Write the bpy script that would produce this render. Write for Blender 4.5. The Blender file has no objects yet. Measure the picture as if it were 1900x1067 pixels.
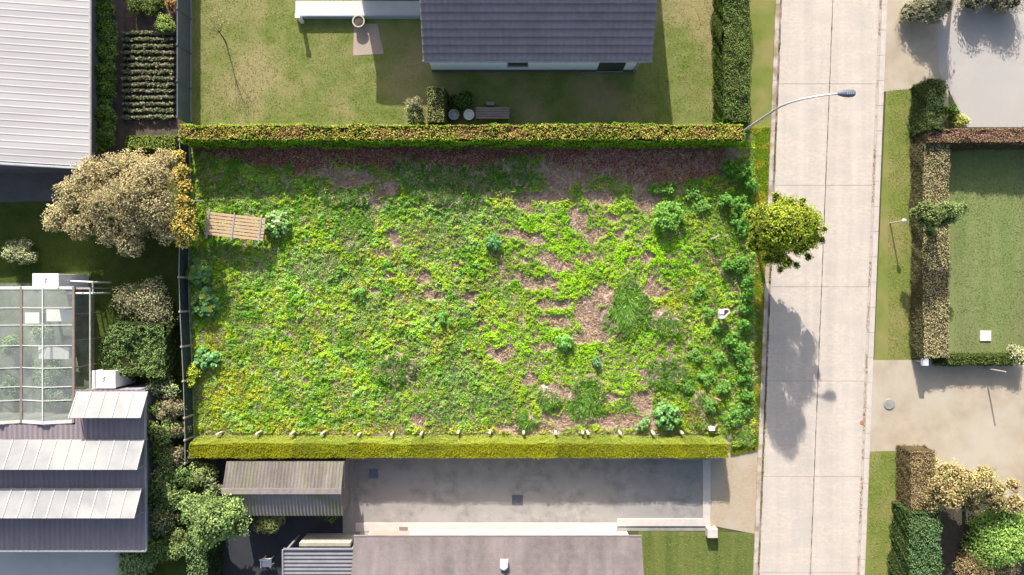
import bpy, math, random
import numpy as np
from mathutils import Vector
R = np.random.RandomState(7); random.seed(7)
S = bpy.context.scene
# ---------------------------------------------------------------- camera, world, sun, exposure
H = 37.3; PPM = 34.0
cam = bpy.data.cameras.new('camera'); camo = bpy.data.objects.new('camera', cam); S.collection.objects.link(camo)
camo.location = (0, 0, H); cam.sensor_width = 36; cam.lens = 36*H*PPM/1900; cam.clip_end = 500; cam.clip_start = .5
S.camera = camo
SUN_EL = math.radians(27.0); SD = Vector((.185, -.983, 0)).normalized()          # direction shadows fall on the ground
w = bpy.data.worlds.new('World'); S.world = w; w.use_nodes = True
sky = w.node_tree.nodes.new('ShaderNodeTexSky'); sky.sky_type = 'NISHITA'; sky.sun_disc = False; sky.dust_density = 3.0; sky.ozone_density = .6
sky.sun_elevation = SUN_EL; sky.sun_rotation = math.atan2(-SD.x, -SD.y)
bg = w.node_tree.nodes['Background']; bg.inputs[1].default_value = .12
hs = w.node_tree.nodes.new('ShaderNodeHueSaturation'); hs.inputs['Saturation'].default_value = .85
w.node_tree.links.new(sky.outputs[0], hs.inputs['Color']); w.node_tree.links.new(hs.outputs[0], bg.inputs[0])
sl = bpy.data.lights.new('sun', 'SUN'); sl.energy = 5.0; sl.angle = math.radians(.5); sl.color = (1, .93, .83)
so = bpy.data.objects.new('sun', sl); S.collection.objects.link(so)
d = Vector((SD.x*math.cos(SUN_EL), SD.y*math.cos(SUN_EL), -math.sin(SUN_EL)))
so.rotation_euler = d.to_track_quat('-Z', 'Y').to_euler(); so.location = (-10, 40, 30)
S.view_settings.view_transform = 'Standard'; S.view_settings.look = 'None'; S.view_settings.gamma = 1
S.view_settings.exposure = .76

def W(px, py, z=0.0):
    k = (H-z)/H/PPM
    return Vector(((px-950)*k, (533.5-py)*k, z))
# ---------------------------------------------------------------- materials
MATS = {}
def nodes(name):
    m = bpy.data.materials.new(name); m.use_nodes = True
    return m, m.node_tree.nodes, m.node_tree.links, m.node_tree.nodes['Principled BSDF']
def mat(name, c1, c2=None, scale=2.0, rough=.8, bump=0.0, bscale=40.0, c3=None, s3=.35, metal=0.0, stretch=(1, 1, 1), contrast=(.35, .65), spec=.3, streak=0.0):
    if name in MATS: return MATS[name]
    m, N, L, P = nodes(name)
    P.inputs['Roughness'].default_value = rough; P.inputs['Metallic'].default_value = metal
    P.inputs['Specular IOR Level'].default_value = spec
    c2 = c2 or tuple(v*.75 for v in c1)
    tc = N.new('ShaderNodeTexCoord'); mp = N.new('ShaderNodeMapping'); mp.inputs['Scale'].default_value = stretch
    L.new(tc.outputs['Object'], mp.inputs[0])
    n = N.new('ShaderNodeTexNoise'); n.inputs['Scale'].default_value = scale; n.inputs['Detail'].default_value = 6; n.inputs['Roughness'].default_value = .65
    L.new(mp.outputs[0], n.inputs['Vector'])
    r = N.new('ShaderNodeMapRange'); r.inputs[1].default_value = contrast[0]; r.inputs[2].default_value = contrast[1]
    L.new(n.outputs[0], r.inputs[0])
    mx = N.new('ShaderNodeMix'); mx.data_type = 'RGBA'; mx.inputs[6].default_value = (*c1, 1); mx.inputs[7].default_value = (*c2, 1)
    L.new(r.outputs[0], mx.inputs[0]); out = mx.outputs[2]
    if c3:
        n2 = N.new('ShaderNodeTexNoise'); n2.inputs['Scale'].default_value = s3; n2.inputs['Detail'].default_value = 4
        L.new(mp.outputs[0], n2.inputs['Vector'])
        r2 = N.new('ShaderNodeMapRange'); r2.inputs[1].default_value = .45; r2.inputs[2].default_value = .62
        L.new(n2.outputs[0], r2.inputs[0])
        m2 = N.new('ShaderNodeMix'); m2.data_type = 'RGBA'; m2.inputs[7].default_value = (*c3, 1)
        L.new(r2.outputs[0], m2.inputs[0]); L.new(out, m2.inputs[6]); out = m2.outputs[2]
    if streak:
        m3 = N.new('ShaderNodeMapping'); m3.inputs['Scale'].default_value = (1.7, .07, 1); L.new(tc.outputs['Object'], m3.inputs[0])
        n3 = N.new('ShaderNodeTexNoise'); n3.inputs['Scale'].default_value = 1.0; n3.inputs['Detail'].default_value = 5; L.new(m3.outputs[0], n3.inputs['Vector'])
        n4 = N.new('ShaderNodeTexNoise'); n4.inputs['Scale'].default_value = 14; n4.inputs['Detail'].default_value = 3; L.new(tc.outputs['Object'], n4.inputs['Vector'])
        ad = N.new('ShaderNodeMath'); ad.operation = 'MULTIPLY_ADD'; ad.inputs[1].default_value = .6; L.new(n4.outputs[0], ad.inputs[0]); L.new(n3.outputs[0], ad.inputs[2])
        r3 = N.new('ShaderNodeMapRange'); r3.inputs[1].default_value = .6; r3.inputs[2].default_value = 1.0; r3.inputs[3].default_value = 1-streak; r3.inputs[4].default_value = 1+streak*.5; L.new(ad.outputs[0], r3.inputs[0])
        vm = N.new('ShaderNodeVectorMath'); vm.operation = 'SCALE'; L.new(out, vm.inputs[0]); L.new(r3.outputs[0], vm.inputs['Scale']); out = vm.outputs[0]
    L.new(out, P.inputs['Base Color'])
    if bump:
        nb = N.new('ShaderNodeTexNoise'); nb.inputs['Scale'].default_value = bscale; nb.inputs['Detail'].default_value = 4
        L.new(tc.outputs['Object'], nb.inputs['Vector'])
        b = N.new('ShaderNodeBump'); b.inputs['Strength'].default_value = 1; b.inputs['Distance'].default_value = bump
        L.new(nb.outputs[0], b.inputs['Height']); L.new(b.outputs[0], P.inputs['Normal'])
    MATS[name] = m; return m
def leafmat():
    m, N, L, P = nodes('leaf')
    a = N.new('ShaderNodeAttribute'); a.attribute_name = 'Col'
    P.inputs['Roughness'].default_value = .7; P.inputs['Specular IOR Level'].default_value = .06
    L.new(a.outputs['Color'], P.inputs['Base Color'])
    t = N.new('ShaderNodeBsdfTranslucent'); L.new(a.outputs['Color'], t.inputs[0])
    mx = N.new('ShaderNodeMixShader'); mx.inputs[0].default_value = .38
    L.new(P.outputs[0], mx.inputs[1]); L.new(t.outputs[0], mx.inputs[2])
    L.new(mx.outputs[0], N['Material Output'].inputs[0]); return m
LEAF = leafmat()
def colmat(name, rough=.9, bump=.02, bscale=25):
    m, N, L, P = nodes(name)
    a = N.new('ShaderNodeAttribute'); a.attribute_name = 'Col'; P.inputs['Roughness'].default_value = rough
    P.inputs['Specular IOR Level'].default_value = .1
    tc = N.new('ShaderNodeTexCoord'); n = N.new('ShaderNodeTexNoise'); n.inputs['Scale'].default_value = bscale; n.inputs['Detail'].default_value = 5
    L.new(tc.outputs['Object'], n.inputs['Vector'])
    mr = N.new('ShaderNodeMapRange'); mr.inputs[3].default_value = .55; mr.inputs[4].default_value = 1.35; mr.inputs[1].default_value = .3; mr.inputs[2].default_value = .7
    L.new(n.outputs[0], mr.inputs[0])
    vm = N.new('ShaderNodeVectorMath'); vm.operation = 'SCALE'; L.new(a.outputs['Color'], vm.inputs[0]); L.new(mr.outputs[0], vm.inputs['Scale'])
    L.new(vm.outputs[0], P.inputs['Base Color'])
    b = N.new('ShaderNodeBump'); b.inputs['Distance'].default_value = bump; L.new(n.outputs[0], b.inputs['Height']); L.new(b.outputs[0], P.inputs['Normal'])
    return m
# ---------------------------------------------------------------- noise
_tabs = {}
def vnoise(x, y, seed=0):
    t = _tabs.setdefault(seed, np.random.RandomState(seed+100).rand(256, 256))
    xi = np.floor(x).astype(int); yi = np.floor(y).astype(int); fx = x-xi; fy = y-yi
    fx = fx*fx*(3-2*fx); fy = fy*fy*(3-2*fy)
    a = t[xi & 255, yi & 255]; b = t[(xi+1) & 255, yi & 255]; c = t[xi & 255, (yi+1) & 255]; e = t[(xi+1) & 255, (yi+1) & 255]
    return (a*(1-fx)+b*fx)*(1-fy)+(c*(1-fx)+e*fx)*fy
def fbm(x, y, seed=0, o=4):
    s = 0; a = 1; tot = 0
    for i in range(o):
        s = s+a*vnoise(x*2**i+17.3*i, y*2**i+5.1*i, seed+i); tot += a; a *= .5
    return s/tot
# ---------------------------------------------------------------- object helpers
def props(o, label=None, cat=None, group=None, kind=None):
    if label: o['label'] = label
    if cat: o['category'] = cat
    if group: o['group'] = group
    if kind: o['kind'] = kind
    return o
def empty(name, loc, label, cat, group=None):
    o = bpy.data.objects.new(name, None); S.collection.objects.link(o); o.location = loc; o.empty_display_size = .2
    bpy.context.view_layer.update()
    return props(o, label, cat, group)
def setparent(o, p):
    if p is None: return
    base = Vector((0, 0, 0)); q = p
    while q is not None: base += Vector(q.location); q = q.parent
    o.parent = p
    o.location = Vector(o.location)-base
class MB:
    def __init__(s): s.v = []; s.f = []
    def quad(s, a, b, c, e): n = len(s.v); s.v += [tuple(a), tuple(b), tuple(c), tuple(e)]; s.f.append((n, n+1, n+2, n+3)); return s
    def prism(s, pts, z0, z1):
        """pts CCW list of (x,y)"""
        if sum(pts[i-1][0]*pts[i][1]-pts[i][0]*pts[i-1][1] for i in range(len(pts))) < 0: pts = pts[::-1]
        n = len(s.v); k = len(pts)
        s.v += [(p[0], p[1], z0) for p in pts]+[(p[0], p[1], z1) for p in pts]
        s.f.append(tuple(range(n+k, n+2*k))); s.f.append(tuple(range(n+k-1, n-1, -1)))
        for i in range(k): j = (i+1) % k; s.f.append((n+i, n+j, n+k+j, n+k+i))
        return s
    def box(s, x0, x1, y0, y1, z0, z1): return s.prism([(x0, y0), (x1, y0), (x1, y1), (x0, y1)], z0, z1)
    def hexa(s, b, t):
        """bottom 4 points ccw, top 4 points"""
        n = len(s.v); s.v += [tuple(p) for p in b]+[tuple(p) for p in t]
        for q in ((3, 2, 1, 0), (4, 5, 6, 7), (0, 1, 5, 4), (1, 2, 6, 5), (2, 3, 7, 6), (3, 0, 4, 7)): s.f.append(tuple(n+i for i in q))
        return s
    def bar(s, a, b, wd, th):
        a = Vector(a); b = Vector(b); t = (b-a).normalized(); u = Vector((0, 0, 1))
        if abs(t.z) > .95: u = Vector((0, 1, 0))
        r = t.cross(u).normalized(); u = r.cross(t); r = r*wd/2; u = u*th/2
        return s.hexa([a-r-u, a+r-u, b+r-u, b-r-u], [a-r+u, a+r+u, b+r+u, b-r+u])
    def tube(s, pts, rad, k=10, caps=True):
        pts = [Vector(p) for p in pts]
        if not hasattr(rad, '__len__'): rad = [rad]*len(pts)
        n0 = len(s.v); ref = Vector((.31, .52, .79))
        for i, p in enumerate(pts):
            t = (pts[min(i+1, len(pts)-1)]-pts[max(i-1, 0)]).normalized()
            if abs(t.dot(ref)) > .95: ref = Vector((1, 0, 0))
            u = t.cross(ref).normalized(); v = t.cross(u)
            for j in range(k):
                a = 2*math.pi*j/k; s.v.append(tuple(p+(u*math.cos(a)+v*math.sin(a))*rad[i]))
        for i in range(len(pts)-1):
            for j in range(k):
                a = n0+i*k+j; b = n0+i*k+(j+1) % k; s.f.append((a, b, b+k, a+k))
        if caps: s.f.append(tuple(n0+j for j in range(k))[::-1]); s.f.append(tuple(n0+(len(pts)-1)*k+j for j in range(k)))
        return s
    def lathe(s, c, prof, k=20):
        n0 = len(s.v)
        for r, z in prof:
            for j in range(k): a = 2*math.pi*j/k; s.v.append((c[0]+r*math.cos(a), c[1]+r*math.sin(a), c[2]+z))
        for i in range(len(prof)-1):
            for j in range(k): a = n0+i*k+j; b = n0+i*k+(j+1) % k; s.f.append((a, b, b+k, a+k))
        s.f.append(tuple(n0+j for j in range(k))[::-1]); s.f.append(tuple(n0+(len(prof)-1)*k+j for j in range(k)))
        return s
    def build(s, name, m, parent=None, bevel=0, smooth=False, loc=None):
        me = bpy.data.meshes.new(name); c = Vector((0, 0, 0))
        if loc is not None: c = Vector(loc)
        me.from_pydata([(x-c.x, y-c.y, z-c.z) for x, y, z in s.v], [], s.f); me.validate(); me.materials.append(m)
        if smooth: me.polygons.foreach_set('use_smooth', [True]*len(me.polygons))
        o = bpy.data.objects.new(name, me); S.collection.objects.link(o); o.location = c
        setparent(o, parent)
        if bevel:
            b = o.modifiers.new('bevel', 'BEVEL'); b.width = bevel; b.segments = 2; b.limit_method = 'ANGLE'
        return o
def sheet(name, pxs, z, m, label=None, step=None):
    o = MB(); pts = [tuple(W(*p))[:2] for p in pxs]
    if sum(pts[i-1][0]*pts[i][1]-pts[i][0]*pts[i-1][1] for i in range(len(pts))) < 0: pts = pts[::-1]
    o.v = [(p[0], p[1], z) for p in pts]; o.f = [tuple(range(len(pts)))]
    ob = o.build(name, m); props(ob, kind='structure'); return ob
def rect(x0, y0, x1, y1): return [(x0, y0), (x1, y0), (x1, y1), (x0, y1)]
TOSUN = -np.array([d.x, d.y, d.z])[None]; GAIN = 1.62
class Fol:
    """numpy mesh of quads with a per-vertex colour"""
    def __init__(s): s.V = []; s.C = []; s.F = []; s.n = 0
    def raw(s, v, f, c):
        v = np.asarray(v, float); s.V.append(v); s.F.append(np.asarray(f)+s.n)
        c = np.asarray(c, float); s.C.append(np.broadcast_to(c, (len(v), 3)) if c.ndim == 1 else c); s.n += len(v); return s
    def leaves(s, pos, nrm, size, col, asp=.35, jit=.5, fold=.12, rs=R):
        n = len(pos)
        if n == 0: return s
        nrm = nrm+TOSUN*.45; col = col*GAIN
        nn = nrm+rs.normal(0, jit, (n, 3)); nn /= np.linalg.norm(nn, axis=1)[:, None]+1e-9
        t = rs.normal(0, 1, (n, 3)); t -= nn*np.sum(t*nn, 1)[:, None]; t /= np.linalg.norm(t, axis=1)[:, None]+1e-9
        b = np.cross(nn, t); sz = np.broadcast_to(size, (n,))[:, None]
        v = np.stack([pos-t*sz*.5, pos+b*sz*asp+nn*sz*fold, pos+t*sz*.5, pos-b*sz*asp+nn*sz*fold], 1).reshape(-1, 3)
        f = np.arange(4*n).reshape(n, 4)
        return s.raw(v, f, np.repeat(np.broadcast_to(col, (n, 3)), 4, 0))
    def blades(s, pos, dirs, length, width, col, rs=R):
        n = len(pos)
        if n == 0: return s
        dd = dirs/(np.linalg.norm(dirs, axis=1)[:, None]+1e-9)
        side = np.cross(dd, rs.normal(0, 1, (n, 3))); side /= np.linalg.norm(side, axis=1)[:, None]+1e-9
        L = np.broadcast_to(length, (n,))[:, None]; w_ = np.broadcast_to(width, (n,))[:, None]
        mid = pos+dd*L*.5+np.array([0, 0, .04])*L
        v = np.stack([pos, mid+side*w_*.5, pos+dd*L-np.array([0, 0, .1])*L, mid-side*w_*.5], 1).reshape(-1, 3)
        return s.raw(v, np.arange(4*n).reshape(n, 4), np.repeat(np.broadcast_to(col, (n, 3)), 4, 0))
    def blob(s, c, r, col, amp=.2, ku=12, kv=7, seed=0):
        c = np.array(c, float); r = np.broadcast_to(np.array(r, float), (3,)); rs = np.random.RandomState(seed)
        v = []
        for i in range(kv+1):
            th = math.pi*i/kv
            for j in range(ku):
                ph = 2*math.pi*j/ku; q = 1+rs.uniform(-amp, amp)
                v.append(c+r*q*np.array([math.sin(th)*math.cos(ph), math.sin(th)*math.sin(ph), math.cos(th)]))
        f = [(i*ku+j, (i+1)*ku+j, (i+1)*ku+(j+1) % ku, i*ku+(j+1) % ku) for i in range(kv) for j in range(ku)]
        return s.raw(v, f, col)
    def build(s, name, parent=None, m=None, loc=None, smooth=False):
        V = np.concatenate(s.V); F = np.concatenate(s.F); C = np.concatenate(s.C)
        c = Vector((0, 0, 0)) if loc is None else Vector(loc)
        V = V-np.array(c)
        me = bpy.data.meshes.new(name); me.vertices.add(len(V)); me.vertices.foreach_set('co', V.ravel().astype('f'))
        me.loops.add(F.size); me.loops.foreach_set('vertex_index', F.ravel().astype('i'))
        me.polygons.add(len(F)); me.polygons.foreach_set('loop_start', (np.arange(len(F))*4).astype('i'))
        try: me.polygons.foreach_set('loop_total', np.full(len(F), 4, 'i'))
        except Exception: pass
        me.update(calc_edges=True)
        if smooth: me.polygons.foreach_set('use_smooth', [True]*len(F))
        a = me.attributes.new('Col', 'FLOAT_COLOR', 'POINT')
        a.data.foreach_set('color', np.concatenate([np.clip(C, 0, 1), np.ones((len(C), 1))], 1).ravel().astype('f'))
        me.materials.append(m or LEAF)
        o = bpy.data.objects.new(name, me); S.collection.objects.link(o); o.location = c
        setparent(o, parent); return o
def pal(cols, n, var=.18, rs=R):
    cols = np.array(cols); c = cols[rs.randint(0, len(cols), n)]
    return c*(1+rs.normal(0, var, (n, 1)))*(1+rs.normal(0, .06, (n, 3)))
def sph(n, rs=R):
    v = rs.normal(0, 1, (n, 3)); return v/np.linalg.norm(v, axis=1)[:, None]
# ================================================================ SETTING: ground sheets
G1 = mat('lawn_north', (.13, .17, .035), (.20, .22, .075), 1.3, .95, .03, 30, c3=(.29, .25, .12), s3=.30, spec=.1)
ground_m = mat('ground_soil', (.10, .115, .035), (.07, .06, .04), 1.0, .95, .03, 30, spec=.1)
g = MB(); g.quad((-150, -150, -.02), (150, -150, -.02), (150, 150, -.02), (-150, 150, -.02)); props(g.build('ground', ground_m), kind='structure')
def zz(i): return -.02+.004*i
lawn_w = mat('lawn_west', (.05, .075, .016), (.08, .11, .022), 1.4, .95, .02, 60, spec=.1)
asph = mat('asphalt_dark', (.11, .105, .105), (.15, .14, .14), 1.1, .9, .004, 90, spec=.2)
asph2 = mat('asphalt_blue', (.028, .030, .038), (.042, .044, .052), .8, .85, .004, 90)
soil = mat('garden_soil', (.085, .062, .055), (.14, .11, .09), 3, .95, .04, 25, spec=.1)
verge = mat('verge_grass', (.21, .235, .065), (.15, .20, .04), 1.2, .95, .03, 50, c3=(.26, .24, .09), s3=.5, spec=.1)
lawn_e = mat('lawn_east', (.16, .21, .07), (.21, .245, .10), .9, .95, .02, 60, stretch=(1, .15, 1), c3=(.18, .19, .09), s3=.4, spec=.1)
lawn_s = mat('lawn_south', (.09, .13, .03), (.17, .19, .06), .8, .95, .02, 60, stretch=(1.6, .12, 1), spec=.1)
sand = mat('gravel_sand', (.45, .385, .30), (.36, .305, .235), .7, .95, .012, 70, c3=(.46, .41, .34), s3=.3, spec=.1)
gravel = mat('gravel_grey', (.40, .375, .35), (.45, .42, .39), .6, .95, .01, 90, c3=(.40, .38, .37), s3=.25, spec=.1)
sheet('lawn', rect(352, -400, 1345, 262), zz(1), G1)
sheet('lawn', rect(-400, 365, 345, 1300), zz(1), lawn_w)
sheet('asphalt', [(-400, 300), (230, 300), (230, 372), (-400, 380)], zz(2), asph)
sheet('garden_path', rect(196, -400, 229, 292), zz(2), mat('path_dark', (.10, .085, .08), (.13, .11, .10), 2, .95, .01, 40))
sheet('vegetable_bed', rect(229, -200, 334, 252), zz(3), soil)
sheet('verge', [(1388, -400), (1470, -400), (1412, 850), (1345, 850), (1345, 262), (1388, 262)], zz(3), verge)
sheet('verge', [(1645, 155), (1735, 145), (1770, 240), (1765, 668), (1622, 668)], zz(1), verge)
sheet('verge', [(1609, 838), (1690, 836), (1690, 1500), (1598, 1500)], zz(1), verge)
sheet('lawn', rect(1745, 240, 2400, 672), zz(2), lawn_e)
sheet('gravel_drive', [(1630, -400), (1760, -400), (1760, 240), (1735, 160), (1640, 170)], zz(2), sand)
sheet('gravel_yard', [(1732, -400), (2500, -400), (2500, 236), (1795, 236), (1742, 130)], zz(3), gravel)
sheet('gravel_drive', [(1610, 668), (2500, 668), (2500, 960), (1900, 960), (1690, 838), (1608, 838)], zz(0)+.002, sand)
sheet('garden_soil', [(1690, 940), (2500, 900), (2500, 1500), (1690, 1500)], zz(1), mat('bed_soil', (.05, .045, .035), (.09, .075, .06), 2, .95, .03, 20))
# ---- south property: paved drive
pav = mat('paving_grey', (.18, .175, .172), (.34, .32, .305), 1.5, .85, .003, 80, c3=(.29, .275, .265), s3=.5, spec=.2, contrast=(.3, .7))
def brickmat():
    m, N, L, P = nodes('brick_paving'); tc = N.new('ShaderNodeTexCoord'); b = N.new('ShaderNodeTexBrick')
    b.inputs['Scale'].default_value = 4.2; b.inputs['Color1'].default_value = (.46, .36, .24, 1); b.inputs['Color2'].default_value = (.36, .29, .20, 1)
    b.inputs['Mortar'].default_value = (.27, .23, .17, 1); b.inputs['Mortar Size'].default_value = .03; b.inputs['Bias'].default_value = 0
    L.new(tc.outputs['Object'], b.inputs['Vector'])
    n = N.new('ShaderNodeTexNoise'); n.inputs['Scale'].default_value = .7; L.new(tc.outputs['Object'], n.inputs['Vector'])
    mx = N.new('ShaderNodeMix'); mx.data_type = 'RGBA'; mx.inputs[7].default_value = (.40, .35, .28, 1)
    mr = N.new('ShaderNodeMapRange'); mr.inputs[1].default_value = .4; mr.inputs[2].default_value = .75; L.new(n.outputs[0], mr.inputs[0]); L.new(mr.outputs[0], mx.inputs[0])
    L.new(b.outputs[0], mx.inputs[6]); L.new(mx.outputs[2], P.inputs['Base Color']); P.inputs['Roughness'].default_value = .9; return m
sheet('driveway', [(636, 838), (1318, 838), (1318, 985), (1140, 985), (1120, 1000), (636, 1000)], zz(2), pav)
sheet('brick_driveway', [(1318, 850), (1345, 842), (1414, 826), (1408, 992), (1318, 975)], zz(5), brickmat())
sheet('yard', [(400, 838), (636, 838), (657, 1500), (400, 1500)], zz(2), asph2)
sheet('lawn', [(1185, 985), (1405, 988), (1400, 1500), (1185, 1500)], zz(3), lawn_s)
sheet('concrete_yard', [(-300, 1000), (262, 1000), (225, 1500), (-300, 1500)], zz(3), mat('yard_concrete', (.52, .50, .48), (.60, .575, .55), .6, .9, .003, 60))
lightkerb = mat('pale_concrete', (.55, .50, .46), (.46, .42, .39), 2, .85, .003, 60)
b = MB()
for x0, y0, x1, y1 in ((660, 970, 1145, 986), (1145, 962, 1304, 976), (1304, 852, 1318, 976)):
    a = W(x0, y0); c = W(x1, y1); b.box(a.x, c.x, c.y, a.y, -.03, .05)
props(b.build('driveway_kerb', lightkerb, bevel=.012), kind='structure')
a = W(636, 838); c = W(655, 995); b = MB(); b.box(a.x, c.x, c.y, a.y, -.03, .008)
props(b.build('driveway_strip', mat('strip', (.33, .31, .28), (.26, .25, .23), 1.5, .9), bevel=.01), kind='structure')
# step terrace before the south house wall
b = MB(); a = W(668, 977); c = W(1160, 992); b.box(a.x, c.x, c.y-.6, a.y-.28, -.03, .03)
props(b.build('house_apron', mat('apron', (.50, .46, .43), (.42, .39, .37), 1, .9), bevel=.01), kind='structure')
# ---- road: concrete slabs with open joints, kerb strips
conc = mat('road_concrete', (.45, .39, .34), (.55, .49, .44), 3.2, .9, .008, 90, c3=(.475, .432, .39), s3=.6, stretch=(1, 2.2, 1), contrast=(.25, .62), spec=.2, streak=.11)
def xr(py): return 1545-42*py/1067.0
sheet('road_base', [(xr(-2560)-100, -2560), (xr(-2560)+95, -2560), (xr(2860)+95, 2860), (xr(2860)-100, 2860)], zz(4)+.02, mat('joint_tar', (.07, .06, .05), (.34, .29, .24), 1.6, .95))
ys = [-2560, -2380, -2200, -2020, -1840, -1660, -1480, -1300, -1120, -940, -760, -580, -400, -218, -30, 156, 344, 532, 707, 884, 1062, 1240, 1420, 1600, 1780, 1960, 2140, 2320, 2500, 2680, 2860]
rng = random.Random(3); b = MB()
for lane in (0, 1):
    for y0, y1 in zip(ys[:-1], ys[1:]):
        e0, e1 = (-94, -.9) if lane == 0 else (.9, 86)
        q = []
        for yy in (y1-.3, y0+.3):
            q += [W(xr(yy)+e0, yy), W(xr(yy)+e1, yy)]
        h = .02+.01+rng.uniform(0, .004)
        # ragged centre-line edge
        n = 26; k0 = []; k1 = []
        for i in range(n+1):
            yy = (y1-.3)+(y0-y1+.6)*i/n
            k0.append(tuple(W(xr(yy)+e0+(rng.uniform(-.4, .4) if lane else rng.uniform(-.6, .6)), yy))[:2]); k1.append(tuple(W(xr(yy)+e1+rng.uniform(-.5, .3), yy))[:2])
        b.prism(k0+k1[::-1], -.03, h)
rd = b.build('road', conc); props(rd, kind='structure')
kerbm = mat('kerb_concrete', (.43, .36, .34), (.50, .44, .41), 3, .9, .005, 50, c3=(.28, .22, .15), s3=1.2)
def strip(name, e0, e1, z, m, y0=-2560, y1=2860):
    b = MB(); n = 116
    for i in range(n):
        ya = y0+(y1-y0)*i/n; yb = y0+(y1-y0)*(i+1)/n-.5
        b.prism([tuple(W(xr(yb)+e0, yb))[:2], tuple(W(xr(yb)+e1, yb))[:2], tuple(W(xr(ya)+e1, ya))[:2], tuple(W(xr(ya)+e0, ya))[:2]], -.04, z)
    return props(b.build(name, m, bevel=.006), kind='structure')
strip('kerb', -106, -98.5, .075, kerbm)
strip('gutter', -98, -94.6, .012, mat('gutter_dirt', (.36, .29, .22), (.46, .41, .36), 4, .95, .01, 40))
strip('gutter', 86.1, 91.4, .02, mat('gutter_joint', (.38, .33, .28), (.46, .42, .38), 4, .95, .01, 40))
strip('kerb', 91.5, 101, .045, mat('kerb_pale', (.52, .47, .44), (.45, .40, .37), 3, .9, .004, 50))

# ================================================================ LOT GROUND AND GROUND COVER
blobs_bare = [(1010,365,52,10),(1040,332,26,24),(1062,312,60,22),(1125,305,70,22),(1185,312,60,30),(1195,365,20,36),(1110,367,26,11),(1250,300,60,22),(1310,300,30,16),
 (955,432,24,9),(990,443,24,12),(1072,410,14,22),(1098,436,27,11),(1132,402,18,7),(1015,478,22,11),(1038,491,20,12),(1090,480,12,10),(927,492,6,18),(990,525,19,12),(1022,524,15,12),(962,510,16,10),
 (1017,560,22,11),(1046,562,13,11),(1036,596,22,11),(1005,592,12,8),(1117,545,20,22),(1090,580,24,28),(1112,606,30,28),(1082,625,20,14),(1140,560,14,20),(1215,535,22,12),(1222,577,15,8),(1205,520,10,14),
 (893,600,10,9),(931,656,20,14),(868,655,10,8),(1010,642,17,8),(985,702,14,10),(1035,718,26,9),(1055,728,16,8),(1197,690,11,9),(1137,735,20,8),(1192,745,18,22),(1070,775,56,14),(980,792,62,9),(1160,780,58,14),(775,780,16,12),(940,512,10,8),
 (1200,480,12,10),(1150,430,8,8),(1115,665,9,14),(950,690,6,8),(735,440,12,14),(712,470,18,8),(790,512,12,12),(725,512,14,7),(805,545,18,9),(698,372,14,10),(720,350,18,14),(650,330,40,14),(610,318,50,10),
 (870,548,24,8),(1345,290,30,14),(975,380,22,8),(700,540,9,6),(845,490,8,6),(1240,640,8,6),(1290,745,6,5),(540,620,5,4),(585,640,7,4),(560,575,5,5)]
blobs_grass = [(1165,572,46,50),(1235,600,26,26),(1090,740,32,44),(975,780,18,16),(850,330,105,48),(650,362,52,20),(950,322,52,30),(1020,735,22,22),(735,685,36,26),(1235,690,40,30),(1300,760,26,30),(770,310,40,18)]
blobs_silver = [(850,700,60,34),(820,765,75,26),(860,400,90,24),(500,350,50,20),(700,380,40,14),(900,740,40,24),(590,500,60,30)]
blobs_lime = [(1060,500,130,80),(1150,480,110,90),(1100,650,140,90),(1000,420,90,34),(950,640,60,60),(1230,480,70,60)]
blobs_yellow = [(420,720,50,60),(400,640,20,40),(600,795,250,9),(1250,560,26,18),(1290,530,20,14),(900,798,300,6),(450,790,90,10),(1280,770,40,20)]
def bl(px, py, L, soft=1.0):
    s = np.zeros_like(px)
    for cx, cy, rx, ry in L:
        s = np.maximum(s, 1.25-((px-cx)/rx)**2-((py-cy)/ry)**2) if soft == 1 else np.maximum(s, np.exp(-((px-cx)/rx)**2-((py-cy)/ry)**2))
    return s
def warp(px, py, a=14):
    return px+(fbm(px/22., py/22., 31)-.5)*2*a+(fbm(px/7., py/7., 51, 2)-.5)*8, py+(fbm(px/22., py/22., 41)-.5)*1.6*a+(fbm(px/7., py/7., 61, 2)-.5)*8
def smooth(v, a, b): t = np.clip((v-a)/(b-a), 0, 1); return t*t*(3-2*t)
def zones(px, py):
    wx, wy = warp(px, py)
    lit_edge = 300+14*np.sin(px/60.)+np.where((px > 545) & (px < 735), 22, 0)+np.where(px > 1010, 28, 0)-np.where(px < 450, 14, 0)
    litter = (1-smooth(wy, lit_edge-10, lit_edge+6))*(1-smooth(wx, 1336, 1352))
    bare = smooth(bl(wx, wy, blobs_bare)+.5*(fbm(px/5., py/5., 57, 2)-.5), -.12, .30)
    # scattered tiny bare spots
    sp = fbm(px/9., py/9., 77, 3); zone = np.where(px > 880, .08, np.where(px > 640, .03, -.02))
    bare = np.maximum(bare, smooth(sp, .74-zone, .80-zone))
    bot = smooth(wy, 782, 800)*.55*(px < 1335)
    bare = np.maximum(bare, bot*(fbm(px/12., py/6., 88) > .45))
    gr = smooth(bl(wx, wy, blobs_grass), .05, .5); si = bl(wx, wy, blobs_silver, 0); li = bl(wx, wy, blobs_lime, 0); ye = bl(wx, wy, blobs_yellow, 0)
    return dict(litter=litter, bare=bare*(1-litter*.6), grass=gr, silver=si, lime=li, yellow=ye)
def lot_h(px, py):
    z = .02+.16*fbm(px/45., py/45., 5)+.07*fbm(px/14., py/14., 15, 3)
    Z = zones(px, py)
    return z*(1-.72*np.maximum(Z['bare'], Z['litter']))+.16*Z['grass']+.03
x0, x1, y0, y1 = (348-950)/PPM, (1408-950)/PPM, (533.5-846)/PPM, (533.5-240)/PPM
nx, ny = 400, 200
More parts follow.
